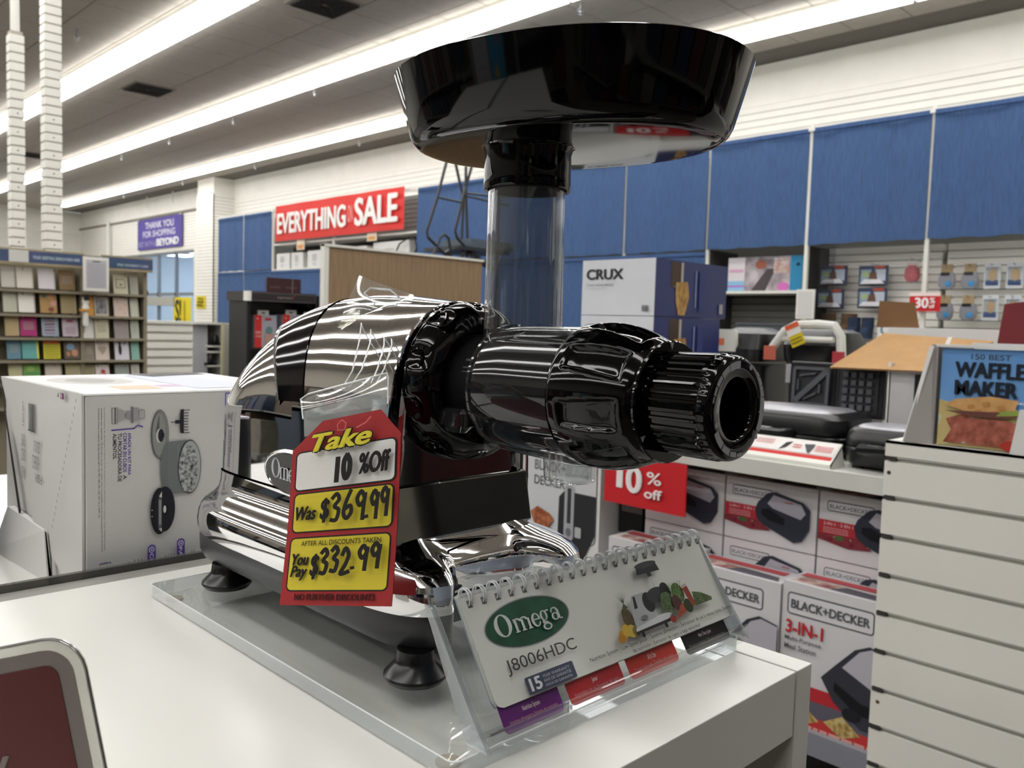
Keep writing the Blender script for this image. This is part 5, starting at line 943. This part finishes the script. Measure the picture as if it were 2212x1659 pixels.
dc.ell(.1515, .0180, .0042, .0048, '#4a2c28'); dc.poly([(.1455, .0090), (.1580, .0120), (.1590, .0170), (.1540, .0168), (.1480, .0120)], photo('picture_carrot', ['#a8482c', '#c8603c', '#8c3a24'], 600)); dc.ell(.1605, .0145, .0040, .0042, '#2c3a20'); dc.poly([(.1640, .0130), (.1680, .0140), (.1665, .0255), (.1610, .0250)], '#8c3c28'); dc.poly([(.1610, .0250), (.1665, .0255), (.1663, .0272), (.1607, .0268)], '#b9a8a4'); dc.ell(.142, .0102, .003, .002, '#8c3428')
dc.build('cover_print', r, on=pg0)
COIL = M('white_coil', '#c9ccce', rough=.3, noise=.02)
NC = 22
for k in range(NC):
    u = .0048+(W_-.0096)*k/(NC-1)
    dc = Decal(CO, CU, CV, .00006); dc.rect(u-.0016, .0483, u+.0014, .0520, '#6f7270'); dc.build('punched_hole', r, on=pg0)
    for du in (-.0008, .0009):
        pts = []
        for i in range(11):
            a = math.radians(-65+230*i/10); rr_ = .0041
            pts.append(CO+CU*(u+du)+CV*(.0538+rr_*1.15*math.sin(a+.0))+CN*(-.0014+rr_*math.cos(a)))
        MB().tube([tuple(p) for p in pts],   .00046, COIL, 6).build('coil_loop', r)
MB().slab(CO+CV*.0545+CN*.0003, CU, CV, W_, .0016, .004, clear('film_edge', '#e6ecec', haze=.3)).build('binding_edge', r)

# ================================================================ the juicer
XC = .34; ZA = -.034        # axis of the drum
J = root('masticating_juicer', 'chrome and black horizontal masticating juicer with a black hopper tray, on the acrylic stand', 'juicer', (XC, .45, -.1905))
# feet
for x, y in ((.2776, .349), (.2745, .5606), (.402, .352), (.402, .5606)):
    b = MB().lathe((x, y, -.1903), (0, 0, 1), [(0, .0125), (.0008, .0150), (.0035, .0172), (.0050, .0170), (.0105, .0118), (.0125, .0108), (.018, .0102)], RUBBER, 40, cap0=True, cap1=True); b.build('rubber_foot', J)
N_ = 200
def base_outline():
    o = []
    for j in range(N_):
        t = 2*PI*j/N_; c, s_ = math.cos(t), math.sin(t); n = 5.5
        x = .0775*math.copysign(abs(c)**(2/n), c); y = .1405*math.copysign(abs(s_)**(2/n), s_)
        yy = .4765+y
        if s_ < 0:
            u = x/.0775; notch = math.exp(-(u/.50)**6)*.030*min(1, (-s_)**3)
            yy += notch
        o.append((XC+x, yy))
    return o
BO = base_outline()
def body_pt(j, w_, ya, yb, n=7):
    t = 2*PI*j/N_; c, s_ = math.cos(t), math.sin(t)
    return (XC+w_*math.copysign(abs(c)**(2/n), c), (ya+yb)/2+(yb-ya)/2*math.copysign(abs(s_)**(2/n), s_))
BI = [body_pt(j, .0585, .3865, .6075) for j in range(N_)]
def ring(z, t, shrink=0, legdrop=0):
    o = []
    for j in range(N_):
        x = BO[j][0]*(1-t)+BI[j][0]*t; y = BO[j][1]*(1-t)+BI[j][1]*t
        cx, cy = XC, .4765; o.append((cx+(x-cx)*(1-shrink), cy+(y-cy)*(1-shrink*.6), z))
    return o
def zdrop(z, k): # the black skirt dips into the front and rear legs
    def f(p):
        d = max(0, abs(p[1]-.4765)-.075)/.065; return (p[0], p[1], z-k*min(1, d)**1.5)
    return f
b = MB(); lo = [zdrop(-.174, .008)(p) for p in ring(0, 0, .13)]; l2 = [zdrop(-.1715, .006)(p) for p in ring(0, 0, .045)]; l3 = [zdrop(-.167, .003)(p) for p in ring(0, 0, .01)]
b.loft([lo, l2, l3, ring(-.1585, 0, .004), ring(-.1545, 0, .008)], DKGREY, True, True); b.build('base_skirt', J)
b = MB(); b.loft([ring(-.1550, 0, .0), ring(-.1510, 0, -.012), ring(-.1450, 0, -.014), ring(-.1390, .0, -.002), ring(-.1350, .10), ring(-.1320, .26), ring(-.1298, .48), ring(-.1270, .72), ring(-.1235, .90), ring(-.1180, .97), ring(-.112, .985)], CHROME, True, False); b.build('chrome_base', J)
# body shell: arches swept along y
def arch(y, w_, zt, zc=-.075, n=2.5, zb=-.128, wb=None, M_=48, dz=0, grow=0):
    wb = wb or w_; o = []
    for i in range(7): t = i/6; o.append((XC+(wb+(w_-wb)*t**.6)+grow, y, zb+(zc-zb)*t))
    for i in range(1, M_):
        a = PI*i/M_; c, s_ = math.cos(a), math.sin(a); o.append((XC+(w_+grow)*math.copysign(abs(c)**(2/n), c), y, zc+(zt+grow-zc)*abs(s_)**(2/n)))
    for i in range(6, -1, -1): t = i/6; o.append((XC-(wb+(w_-wb)*t**.6)-grow, y, zb+(zc-zb)*t))
    return o
def prof_top(y):
    K = [(.385, .0130), (.40, .0145), (.43, .0172), (.46, .0185), (.49, .0165), (.52, .0110), (.545, .0042), (.56, -.0015), (.575, -.0100), (.588, -.0210), (.598, -.0340), (.604, -.0480)]
    for i in range(len(K)-1):
        if y <= K[i+1][0]: t = (y-K[i][0])/(K[i+1][0]-K[i][0]); t = max(0, min(1, t)); return K[i][1]+(K[i+1][1]-K[i][1])*t
    return K[-1][1]
def prof_w(y):
    return .0572*(1-min(.999, abs((y-.497)/.1135))**7)**(1/7)
ys = [.3865, .3875, .40, .415, .43, .445, .46, .475, .49]
b = MB(); b.loft([arch(y, prof_w(y), prof_top(y), wb=.0585) for y in ys], CHROME, False, False, True, closed=False); FS = b.build('front_shell', J, angle=60)
ys2 = [.486, .50, .515, .53, .545, .56, .572, .583, .592, .599, .604]
rg = [arch(y, prof_w(y)-.0015, min(prof_top(y)-.0022, .006), zc=-.078, n=2.3, wb=prof_w(y)) for y in ys2]
last = rg[-1]; cx, cz = XC, -.09
for t, y in ((.93, .6075), (.8, .6095), (.5, .611), (.0, .6115)):
    rg.append([(cx+(p[0]-cx)*(1-(1-t)*1.0), y if t > .01 else .6115, p[2] if p[2] < -.127 else cz+(p[2]-cz)*t-(.0*t)) if p[2] > -.127 else (cx+(p[0]-cx)*t, y, p[2]) for p in last])
b = MB(); b.loft(rg, CHROME, False, False, True, closed=False); b.build('rear_shell', J, angle=60)
# black vent band wrapped over the shell, wider at the top and raked back
nb = 60; fr = []; rows_ = []
for k in range(9):
    row = []
    for i in range(nb+1):
        a = PI*(.055+.89*i/nb); c, s_ = math.cos(a), math.sin(a); s3 = max(0, s_)
        ya = .474+.020*s3**1.2; yb = .506+.052*s3**1.5; y = ya+(yb-ya)*k/8
        w_ = prof_w(y)+.0006; zt = prof_top(y)+.0008; n = 2.5; zc = -.075
        row.append((XC+w_*math.copysign(abs(c)**(2/n), c), y, zc+(zt-zc)*abs(s_)**(2/n)))
    rows_.append(row)
edge = [[(XC+(p[0]-XC)*.97, p[1], p[2]-.003) for p in rows_[0]]]; edge2 = [[(XC+(p[0]-XC)*.97, p[1]+.0005, p[2]-.004) for p in rows_[-1]]]
b = MB(); b.loft(edge+rows_+edge2, BLK, False, False, True, closed=False)
b.build('vent_band', J, angle=60)
# front face: recessed upper plate, lower apron leaning out
b = MB(); a = arch(.3892, .0545, .011, wb=.056, zb=-.128); b.add(a, [tuple(range(len(a)))], M('chrome_dark_reflection', '#a0a2a1', rough=.05, metal=1, noise=.02)); FP = b.build('front_plate', J)  # chrome colour darkened to stand in for the dark reflections on the front
b = MB(); b.hexa([(XC-.0572, .3810, -.1255), (XC+.0572, .3810, -.1255), (XC+.0585, .3890, -.1275), (XC-.0585, .3890, -.1275), (XC-.0560, .3862, -.0935), (XC+.0560, .3862, -.0935), (XC+.0560, .3890, -.0935), (XC-.0560, .3890, -.0935)], M('chrome_dark_reflection')); b.build('front_apron', J, bevel=.001)
b = MB(); b.tube([(p[0], .3868, p[2]) for p in arch(.3865, .0565, .013, wb=.0585)], .0011, CHROME, 8); b.build('front_rim', FS)
# locking collar
def lobes(n, amp, ph=0, p=2):
    return lambda t, i, r: 1-amp*(.5-.5*math.cos(n*t+ph))**p*(1 if 2 <= i <= 5 else .3)
def collar_mod(t, i, r): return 1-.055*(max(0, math.cos(10*t+.3))**.6 if i in (3, 4, 5) else 0)
b = MB(); b.lathe((XC, .3885, ZA), (0, -1, 0), [(0, .0425), (.0015, .0465), (.004, .0478), (.007, .0476), (.0105, .0470), (.0145, .0455), (.018, .0425), (.0205, .0395), (.022, .0355), (.020, .0345), (.012, .0335), (.012, .0300)], BLK, 180, mod=collar_mod); LC = b.build('locking_collar', J, angle=50)
b = MB()
for k in range(10):
    a = 2*PI*k/10-.03; 
    q = []
    for i in range(12):
        t = 2*PI*i/12; da = .16*math.cos(t); dd = .0085+.0048*math.sin(t)
        rr_ = .0478-.0052*max(0, (dd-.0105)/.0075) - .0016; q.append((a+da, dd, rr_))
    pts = [(XC+rr_*math.sin(aa), .3885-dd, ZA+rr_*math.cos(aa)) for aa, dd, rr_ in q]; b.tube(pts, .0007, BLK, 6, closed=True)
b.build('collar_grips', LC)
# inner hub and auger, seen through the smoked drum
AUG = M('auger_dark', '#26282c', rough=.25, noise=.1)
b = MB(); b.lathe((XC, .380, ZA), (0, -1, 0), [(0, .001), (0, .024), (.03, .024), (.034, .021), (.09, .0205), (.10, .016), (.11, .001)], AUG, 64, mod=lambda t, i, r: 1+.02*math.cos(3*t+i*1.2)); b.build('auger', J)
# neck and drum, smoked clear
b = MB(); b.lathe((XC, .382, ZA), (0, -1, 0), [(0, .0292), (.030, .0292), (.0325, .0295), (.035, .0325), (.037, .0338)], SMOKE, 96); b.build('drum_neck', J)
b = MB(); b.lathe((XC, .345, ZA), (0, -1, 0), [(0, .0338), (.003, .0345), (.02, .0347), (.045, .0350), (.062, .0352)], SMOKE, 96); b.lathe((XC, .343, ZA), (0, -1, 0), [(0, .0318), (.06, .0330)], SMOKE, 96); DR = b.build('drum', J)
b = MB(); b.lathe((XC, .3455, ZA), (0, -1, 0), [(-.001, .0338), (.0, .0353), (.0018, .0353), (.0028, .0344)], SMOKE, 96); b.build('drum_step', DR)
# boat-shaped channel under the drum
rgs = []
for y, w_, zt, zb in ((.371, .004, -.058, -.064), (.366, .009, -.052, -.0690), (.350, .0130, -.05, -.0705), (.33, .0150, -.05, -.0715), (.31, .0155, -.05, -.0722), (.29, .0150, -.05, -.0728), (.279, .0110, -.05, -.072)):
    rgs.append([(XC+w_*math.cos(t), y, (zt+zb)/2+(zt-zb)/2*math.sin(t)) for t in [2*PI*i/24 for i in range(24)]])
b = MB(); b.loft(rgs[::-1], SMOKE); b.build('outlet_channel', J)
# side latch
b = MB(); b.loft([sup(.3115, .3605-.0, z, a, c_, 3, N=24) for z, a, c_ in ((-.060, .003, .008), (-.056, .006, .0125), (-.049, .006, .0125), (-.0465, .003, .009))], SMOKE); b.build('side_latch', J)
# juice outlet
b = MB(); b.lathe((XC, .2988, -.066), (0, 0, -1), [(0, .0150), (.0135, .0142), (.0150, .0135), (.0155, .0122), (.0140, .0112), (.0, .0115)], CLEARP, 64); JS = b.build('juice_spout', J)
b = MB(); b.lathe((XC, .2988, -.0800), (0, 0, -1), [(0, .0116), (.0016, .0118), (.0020, .0112), (.0, .0106)], ACRYL, 48); b.build('spout_ring', JS)
# end nut with finger recesses
NR = 8
PN = [(0, .0360), (.0015, .0368), (.006, .0372), (.010, .0374), (.014, .0374), (.018, .0372), (.022, .0367), (.026, .0360), (.030, .0350), (.034, .0338), (.0375, .0325), (.041, .0310), (.044, .0296), (.046, .0284), (.0470, .0276)]
def nutmod(t, i, r):
    d = PN[i][0]; u = (d-.024)/.0165; 
    if abs(u) >= 1: return 1
    ph = ((t*NR/(2*PI)+.25) % 1)-.5; wv = .28+.06*u; e = abs(ph)/wv
    if e >= 1: return 1
    return 1-.10*(1-e**10)*(1-u**8)
PN2 = []
for i in range(len(PN)-1):
    for k in range(3): t = k/3; PN2.append((PN[i][0]+(PN[i+1][0]-PN[i][0])*t, PN[i][1]+(PN[i+1][1]-PN[i][1])*t))
PN = PN2+[PN[-1]]
b = MB(); b.lathe((XC, .2855, ZA), (0, -1, 0), PN, BLK, 256, mod=nutmod); b.build('end_nut', J, angle=70)
b = MB(); b.lathe((XC, .2385, ZA), (0, -1, 0), [(0, .0278), (.0006, .0292), (.002, .0296), (.0028, .0290), (.003, .0200), (.0031, .001)], BLK, 128); b.build('nut_flange', J)
dc = Decal((XC, .2385-.0031, ZA), (1, 0, 0), (0, 0, 1), .0001)
MK = M('marking_grey', '#a6a8ae', rough=.5, noise=.03)
for a in (95, 215, 335): c, s_ = math.cos(math.radians(a)), math.sin(math.radians(a)); dc.poly([(c*.0287-s_*.0016, s_*.0287+c*.0016), (c*.0287+s_*.0016, s_*.0287-c*.0016), (c*.0252, s_*.0252)][::1], MK)
dc.build('arrow_marks', J)
# ribbed adjusting dial
def ribs(t, i, r): return 1+(.018*(1 if math.sin(36*t) > 0 else -1) if 1 <= i <= 5 else 0)
b = MB(); b.lathe((XC, .2360, ZA), (0, -1, 0), [(0, .0238), (.0012, .0238), (.004, .0240), (.012, .0242), (.026, .0244), (.0295, .0243), (.0300, .0243), (.0335, .0241), (.0352, .0232), (.0358, .0218), (.0358, .0152), (.0352, .0143), (.0340, .0138), (.0200, .0134), (.0190, .0001)], BLK, 288, mod=ribs); b.build('adjusting_dial', J, angle=40)
dc = Decal((XC, .2360-.03582, ZA), (1, 0, 0), (0, 0, 1), .00008)
def arcseg(a0, a1, r0, r1):
    n = 8; A = [math.radians(a0+(a1-a0)*i/n) for i in range(n+1)]
    dc.poly([(r1*math.cos(a), r1*math.sin(a)) for a in A]+[(r0*math.cos(a), r0*math.sin(a)) for a in A[::-1]], MK)
for base in (88, 208, 328):
    a = base
    for k, (sp, th_) in enumerate(((26, .0034), (20, .0028), (16, .0022), (13, .0016), (9, .0009))): arcseg(a, a+sp-1.5, .0217-th_, .0217); a += sp
for a in (198, 78-10, 318): c, s_ = math.cos(math.radians(a)), math.sin(math.radians(a)); dc.ell(c*.0200, s_*.0200, .0012, .0012, MK)
dc.build('dial_marks', J)
# feed tube, collar, hopper
TX, TY = XC, .338
TUBEM = clear('feed_tube_plastic', '#e4e5e5', rough=.02, ior=1.5, haze=.05, hazecol='#8c9092', boost=1.6)
b = MB(); b.lathe((TX, TY, -.012), (0, 0, 1), [(0, .0222), (.020, .0220), (.095, .0214)], TUBEM, 96); FT = b.build('feed_tube', J)
b = MB(); b.lathe((TX, TY, -.010), (0, 0, 1), [(0, .0196), (.093, .0194)], TUBEM, 96); b.build('feed_tube_bore', FT)
b = MB(); b.lathe((TX, TY, -.010), (0, 0, 1), [(0, .0235), (.004, .0225), (.008, .0221)], SMOKE, 64); b.build('tube_root', FT)
b = MB(); b.lathe((TX, TY, .0755), (0, 0, 1), [(-.000, .0222), (-.0004, .0238), (.0008, .0243), (.006, .0242), (.019, .0240), (.0225, .0250), (.0245, .0290), (.0255, .0330)], BLK, 96); b.lathe((TX, TY, .0755), (0, 0, 1), [(0, .0222), (.02, .0215)], BLK, 64); b.build('hopper_collar', J)
PHI = math.radians(104)
def hr(z, a, c_, cx=.3545, cy=.3245, n=2.15): return sup(cx, cy, z, a, c_, n, PHI, 128)
b = MB(); outer = [sup(TX, TY, .0985, .02, .02, 2, PHI, 128), sup(.35, .33, .0985, .055, .04, 2.1, PHI, 128), hr(.0985, .080, .0540), hr(.0989, .0845, .0590), hr(.1002, .0880, .0625), hr(.1028, .0907, .0652), hr(.1065, .0925, .0670), hr(.122, .0970, .0713), hr(.1370, .1012, .0752), hr(.1385, .1016, .0756), hr(.1390, .1010, .0750), hr(.1380, .0998, .0738), hr(.1080, .0880, .0620), hr(.1040, .0830, .0570), hr(.1025, .076, .050), sup(TX, TY, .1020, .02, .02, 2, PHI, 128)]
b.loft(outer, BLK, False, False); b.build('hopper_tray', J, angle=60)
# name badge on the left side
b = MB(); b.loft([[(x_, .4875+a*math.cos(t), -.0990+c_*math.sin(t)) for t in [2*PI*i/40 for i in range(40)]] for x_, a, c_ in ((.2835, .0345, .0150), (.2815, .0345, .0150), (.2808, .0325, .0132), (.2811, .0318, .0126))], CHROME, False, False); b.add([(.2811, .4875+.0318*math.cos(t), -.0990+.0126*math.sin(t)) for t in [2*PI*i/40 for i in range(40)]], [tuple(range(39, -1, -1))], BLK); b.build('name_badge', J)
dc = Decal((.2810, .5193, -.1116), (0, -1, 0), (0, 0, 1), .0001); dc.serif_omega(.008, .004, .056, .0205, M('badge_silver', '#c4c8cc', rough=.3, metal=.6, noise=.05), BLK); dc.build('badge_lettering', J)

# ================================================================ price tag and its clear sleeve
Q00, Q10, Q11, Q01 = Vector((.2267, .4023, -.1523)), Vector((.2475, .331, -.139)), Vector((.2573, .3393, -.0547)), Vector((.2389, .412, -.0717))
QN = (Q10-Q00).cross(Q01-Q00).normalized()
def tagp(u, v, k=0): return Q00*(1-u)*(1-v)+Q10*u*(1-v)+Q11*u*v+Q01*(1-u)*v+QN*(k-.0010*math.sin(PI*min(1, max(0, v))))
r = root('sale_price_tag', 'red, white and yellow card price tag hanging in front of the juicer', 'price tag', tuple(Q00))
b = MB(); TP = [(0, 0), (1, 0), (1, 1), (.81, 1.165), (.28, 1.165), (0, 1)]
grid = []
for k in range(11):
    v = k/10; grid.append([tagp(i/6, v) for i in range(7)])
b.loft(grid, ink('#9c2729'), False, False, False, closed=False); b.loft([[p-QN*.0004 for p in g] for g in grid][::-1], ink('#9c2729'), False, False, False, closed=False)
b.add([tagp(0, 1), tagp(1, 1), tagp(.81, 1.165), tagp(.28, 1.165)], [(0, 1, 2, 3)], ink('#9c2729')); b.add([tagp(0, 1)-QN*.0004, tagp(1, 1)-QN*.0004, tagp(.81, 1.165)-QN*.0004, tagp(.28, 1.165)-QN*.0004], [(3, 2, 1, 0)], ink('#9c2729')); b.build('tag_card', r)
class TagDecal(Decal):
    def poly(s, pts, c):      # follow the slight curl of the card: cut wide shapes into horizontal strips
        ys_ = [p[1] for p in pts]; y0, y1 = min(ys_), max(ys_)
        if y1-y0 < .08: return Decal.poly(s, pts, c)
        n = 8
        for k in range(n):
            lo, hi = y0+(y1-y0)*k/n, y0+(y1-y0)*(k+1)/n; q = pts
            for lim, sg in ((lo, 1), (hi, -1)):
                out = []
                for i in range(len(q)):
                    a, c_ = q[i], q[(i+1) % len(q)]; da, db = sg*(a[1]-lim), sg*(c_[1]-lim)
                    if da >= 0: out.append(a)
                    if da*db < 0: t = da/(da-db); out.append((a[0]+(c_[0]-a[0])*t, a[1]+(c_[1]-a[1])*t))
                q = out
                if not q: break
            if len(q) > 2: s.b.add([s.p(*p) for p in q], [tuple(range(len(q)))], s.mt(c))
        s.k += 1; return s
dc = TagDecal((0, 0, 0), (1, 0, 0), (0, 0, 1), .00008, fn=tagp)
YL, BKI = '#cfbe33', '#16130f'
for (a, c_, e, f_, col) in ((.055, .095, .945, .42, YL), (.06, .465, .95, .705, YL), (.06, .735, .96, .975, '#dcdad6')):
    dc.rr(a-.013, c_-.009, e+.013, f_+.009, .05, BKI, .036); dc.rr(a, c_, e, f_, .04, col, .028)
dc.text('NO FURTHER DISCOUNTS', .14, .032, .86, .072, '#3a0f10', bold=.03); dc.text('AFTER ALL DISCOUNTS TAKEN', .16, .372, .88, .403, BKI, bold=.012)
dc.text('You', .085, .25, .25, .325, BKI, bold=.06, shear=.25); dc.text('Pay', .085, .155, .25, .25, BKI, bold=.06, shear=.25); dc.text('$', .27, .16, .355, .32, BKI, bold=.06, shear=.1)
dc.text('Was', .095, .535, .295, .625, BKI, bold=.06, shear=.25); dc.text('$', .33, .51, .42, .665, BKI, bold=.06, shear=.1)
dc.text('%Off', .67, .785, .95, .915, BKI, bold=.07, shear=.12)
dc.text('Take', .215, .955, .795, 1.085, BKI, bold=.13, shear=.3); dc.text('Take', .225, .963, .785, 1.077, '#d6c838', bold=.055, shear=.3)
G_ = {'0': [(.5, 1), (.15, .75), (.1, .3), (.4, 0), (.8, .25), (.85, .7), (.5, 1)], '1': [(.5, 1), (.4, 0)], '2': [(.15, .75), (.5, 1), (.85, .75), (.6, .4), (.1, .0), (.95, .08)], '3': [(.15, .85), (.55, 1), (.8, .8), (.4, .55), (.8, .4), (.6, .05), (.1, .05)],
      '6': [(.7, 1), (.3, .6), (.1, .2), (.4, 0), (.8, .2), (.7, .45), (.25, .35)], '9': [(.8, .8), (.5, 1), (.15, .75), (.4, .5), (.8, .7), (.85, .9), (.75, .4), (.7, 0)], '-': [(.2, .1), (.7, .15)]}
def hand(t, x0, y0, x1, y1, wd):
    n = len(t); w_ = (x1-x0)/n
    for i, c_ in enumerate(t):
        pts = G_[c_]; P_ = []
        for j in range(len(pts)-1):       # Catmull-Rom smoothing of the pen strokes
            p0, p1, p2, p3 = pts[max(0, j-1)], pts[j], pts[j+1], pts[min(len(pts)-1, j+2)]
            for s_ in range(5):
                q = s_/5; P_.append(tuple(.5*((2*p1[k])+(-p0[k]+p2[k])*q+(2*p0[k]-5*p1[k]+4*p2[k]-p3[k])*q*q+(-p0[k]+3*p1[k]-3*p2[k]+p3[k])*q**3) for k in (0, 1)))
        P_.append(pts[-1]); dc.line([(x0+w_*(i+.08+.84*a), y0+(y1-y0)*c2+.012*(i % 2)) for a, c2 in P_], wd, BKI, ay=1.45)
hand('332', .375, .195, .66, .345, .036); hand('-', .655, .22, .71, .28, .026); hand('99', .715, .215, .93, .355, .036)
hand('369', .44, .515, .78, .68, .035); hand('-', .755, .52, .80, .58, .03); hand('99', .80, .515, .975, .675, .033)
hand('10', .46, .76, .63, .90, .045)
dc.line([(.49, 1.07), (.48, 1.11), (.52, 1.135), (.56, 1.11), (.55, 1.07), (.49, 1.075)], .008, '#c86460', ay=1.4); dc.line([(.66, 1.07), (.74, 1.09), (.78, 1.12)], .012, '#c86460', ay=1.4)
dc.build('tag_print', r)
r = root('tag_sleeve', 'clear plastic sleeve and hang tab looped over the chrome body, holding the price tag', 'tag holder', (.2425, .4074, -.0536))
def quad(n_, P_, m, nx=6, ny=6, bulge=.002, par=r):
    P_ = [Vector(p) for p in P_]; N_l = (P_[1]-P_[0]).cross(P_[3]-P_[0]).normalized(); g = []
    for j in range(ny+1):
        v = j/ny; g.append([P_[0]*(1-u)*(1-v)+P_[1]*u*(1-v)+P_[2]*u*v+P_[3]*(1-u)*v+N_l*bulge*(math.sin(PI*u)*math.sin(PI*v)+.25*math.sin(5*u+3*v)) for u in [i/nx for i in range(nx+1)]])
    b = MB(); b.loft(g, m, False, False, True, closed=False); return b.build(n_, par)
quad('pouch', [(.2425, .4074, -.0536), (.2572, .3505, -.041), (.262, .3585, -.026), (.2455, .4152, -.0435)], FILM, 12, 12, .0025)
MB().tube([(.2425, .4074, -.0536), (.2455, .4152, -.0435), (.2475, .411, -.0405), (.262, .3585, -.026), (.2615, .3565, -.0285), (.2572, .3505, -.041)], .0005, M('sleeve_edge', '#dde0e0', rough=.15, noise=.02), 6).build('welded_edge', r)
quad('pouch_backing', [(.2440, .4085, -.0636), (.2582, .3515, -.051), (.2600, .3560, -.034), (.2465, .4130, -.0500)], clear('sleeve_milky', '#eef0f0', rough=.1, haze=.45, hazecol='#c9cccc'), 8, 8, .001)
for p in ((.2562, .3708, -.0345), (.2467, .3990, -.0432)): MB().lathe(p, (-.72, -.66, .05), [(0, .0034), (.0008, .0032), (.0009, .0022), (.0006, .0018), (.0012, .0012), (.0013, .0001)], CLEARP, 24).build('rivet', r)
quad('hang_tab', [(.2985, .4581, .0012), (.3187, .410, -.0065), (.3259, .4192, .0172), (.3105, .4561, .0295)], FILM, 14, 10, .004)
quad('tab_tape', [(.2950, .4570, -.004), (.3125, .408, -.0098), (.3190, .4130, .0060), (.3045, .4560, .0085)], clear('tape_yellowed', '#efeee0', rough=.12, haze=.3, hazecol='#b9b8a0', boost=2), 10, 8, .003)
b = MB(); b.tube([(.3105, .4505, .0180), (.3125, .4470, .0215), (.3175, .4330, .0205), (.3215, .4230, .0130), (.3195, .4215, .0085), (.3140, .4420, .0110), (.3105, .4505, .0180)], .0006, M('sleeve_edge'), 6); b.build('hook_slot', r)
for P_ in ([(.3010, .4390, .0000), (.2850, .4180, -.0120), (.2640, .3930, -.0270), (.2530, .3860, -.0360)], [(.3040, .4330, .0000), (.2880, .4110, -.0120), (.2660, .3870, -.0260), (.2545, .3810, -.0350)], [(.3080, .4250, -.0010), (.2900, .4000, -.0130), (.2700, .3780, -.0250), (.2590, .3680, -.0320)], [(.3100, .4210, -.0010), (.2925, .3960, -.0130), (.2715, .3740, -.0250), (.2600, .3650, -.0320)]): MB().tube(P_, .00045, M('sleeve_edge'), 6).build('clear_strap', r)

# ---------------------------------------------------------------- near red sign in a clear holder
A11 = math.radians(11.2); SU = (r2*math.cos(A11)+u2*math.sin(A11)).normalized(); SV = (-r2*math.sin(A11)+u2*math.cos(A11)).normalized(); SN = SU.cross(SV)
TR = Vector((.0984, .3144, -.1122)); SO = TR-SU*.12-SV*.0865
r = root('red_sign', 'red sign with a grey border in a rounded clear holder at the lower left corner', 'sign', tuple(SO))
def sgn(name, i0, rad, z, t, m, xl=0):
    P_ = rrect(i0, i0, .12-i0, .0865-i0, rad); b = MB(); b.loft([[tuple(SO+SU*u+SV*v+SN*(z-t)) for u, v in P_], [tuple(SO+SU*u+SV*v+SN*z) for u, v in P_]], m, smooth=False); return b.build(name, r)
sgn('clear_holder', 0, .0135, 0, .0022, clear('holder_clear', '#f2f2ee', haze=.35, hazecol='#cfcdc6'))
P_ = rrect(.0003, .0003, .1197, .0862, .0133); MB().tube([tuple(SO+SU*u+SV*v-SN*.001) for u, v in P_], .00055, M('holder_edge', '#3a3034', rough=.3, noise=.05), 6, closed=True).build('dark_edge', r)
sgn('grey_board', .0038, .0100, .0003, .0002, M('sign_grey', '#7d746f', rough=.35, noise=.03, nscale=30)); sgn('red_panel', .0092, .0048, .0006, .0002, M('sign_red', '#561617', rough=.4, noise=.05, nscale=30))
dc = Decal(SO+SN*.0006, SU, SV, .0001); dc.text('THANK', .045, .0345, .0895, .0490, '#8a7f79', bold=.03); dc.text('YOU.', .060, .0345-.021, .0970, .0475-.021, '#8a7f79', bold=.03) if False else dc.rect(.0915, .0372, .0945, .0398, '#7c4a44'); dc.build('lettering', r)
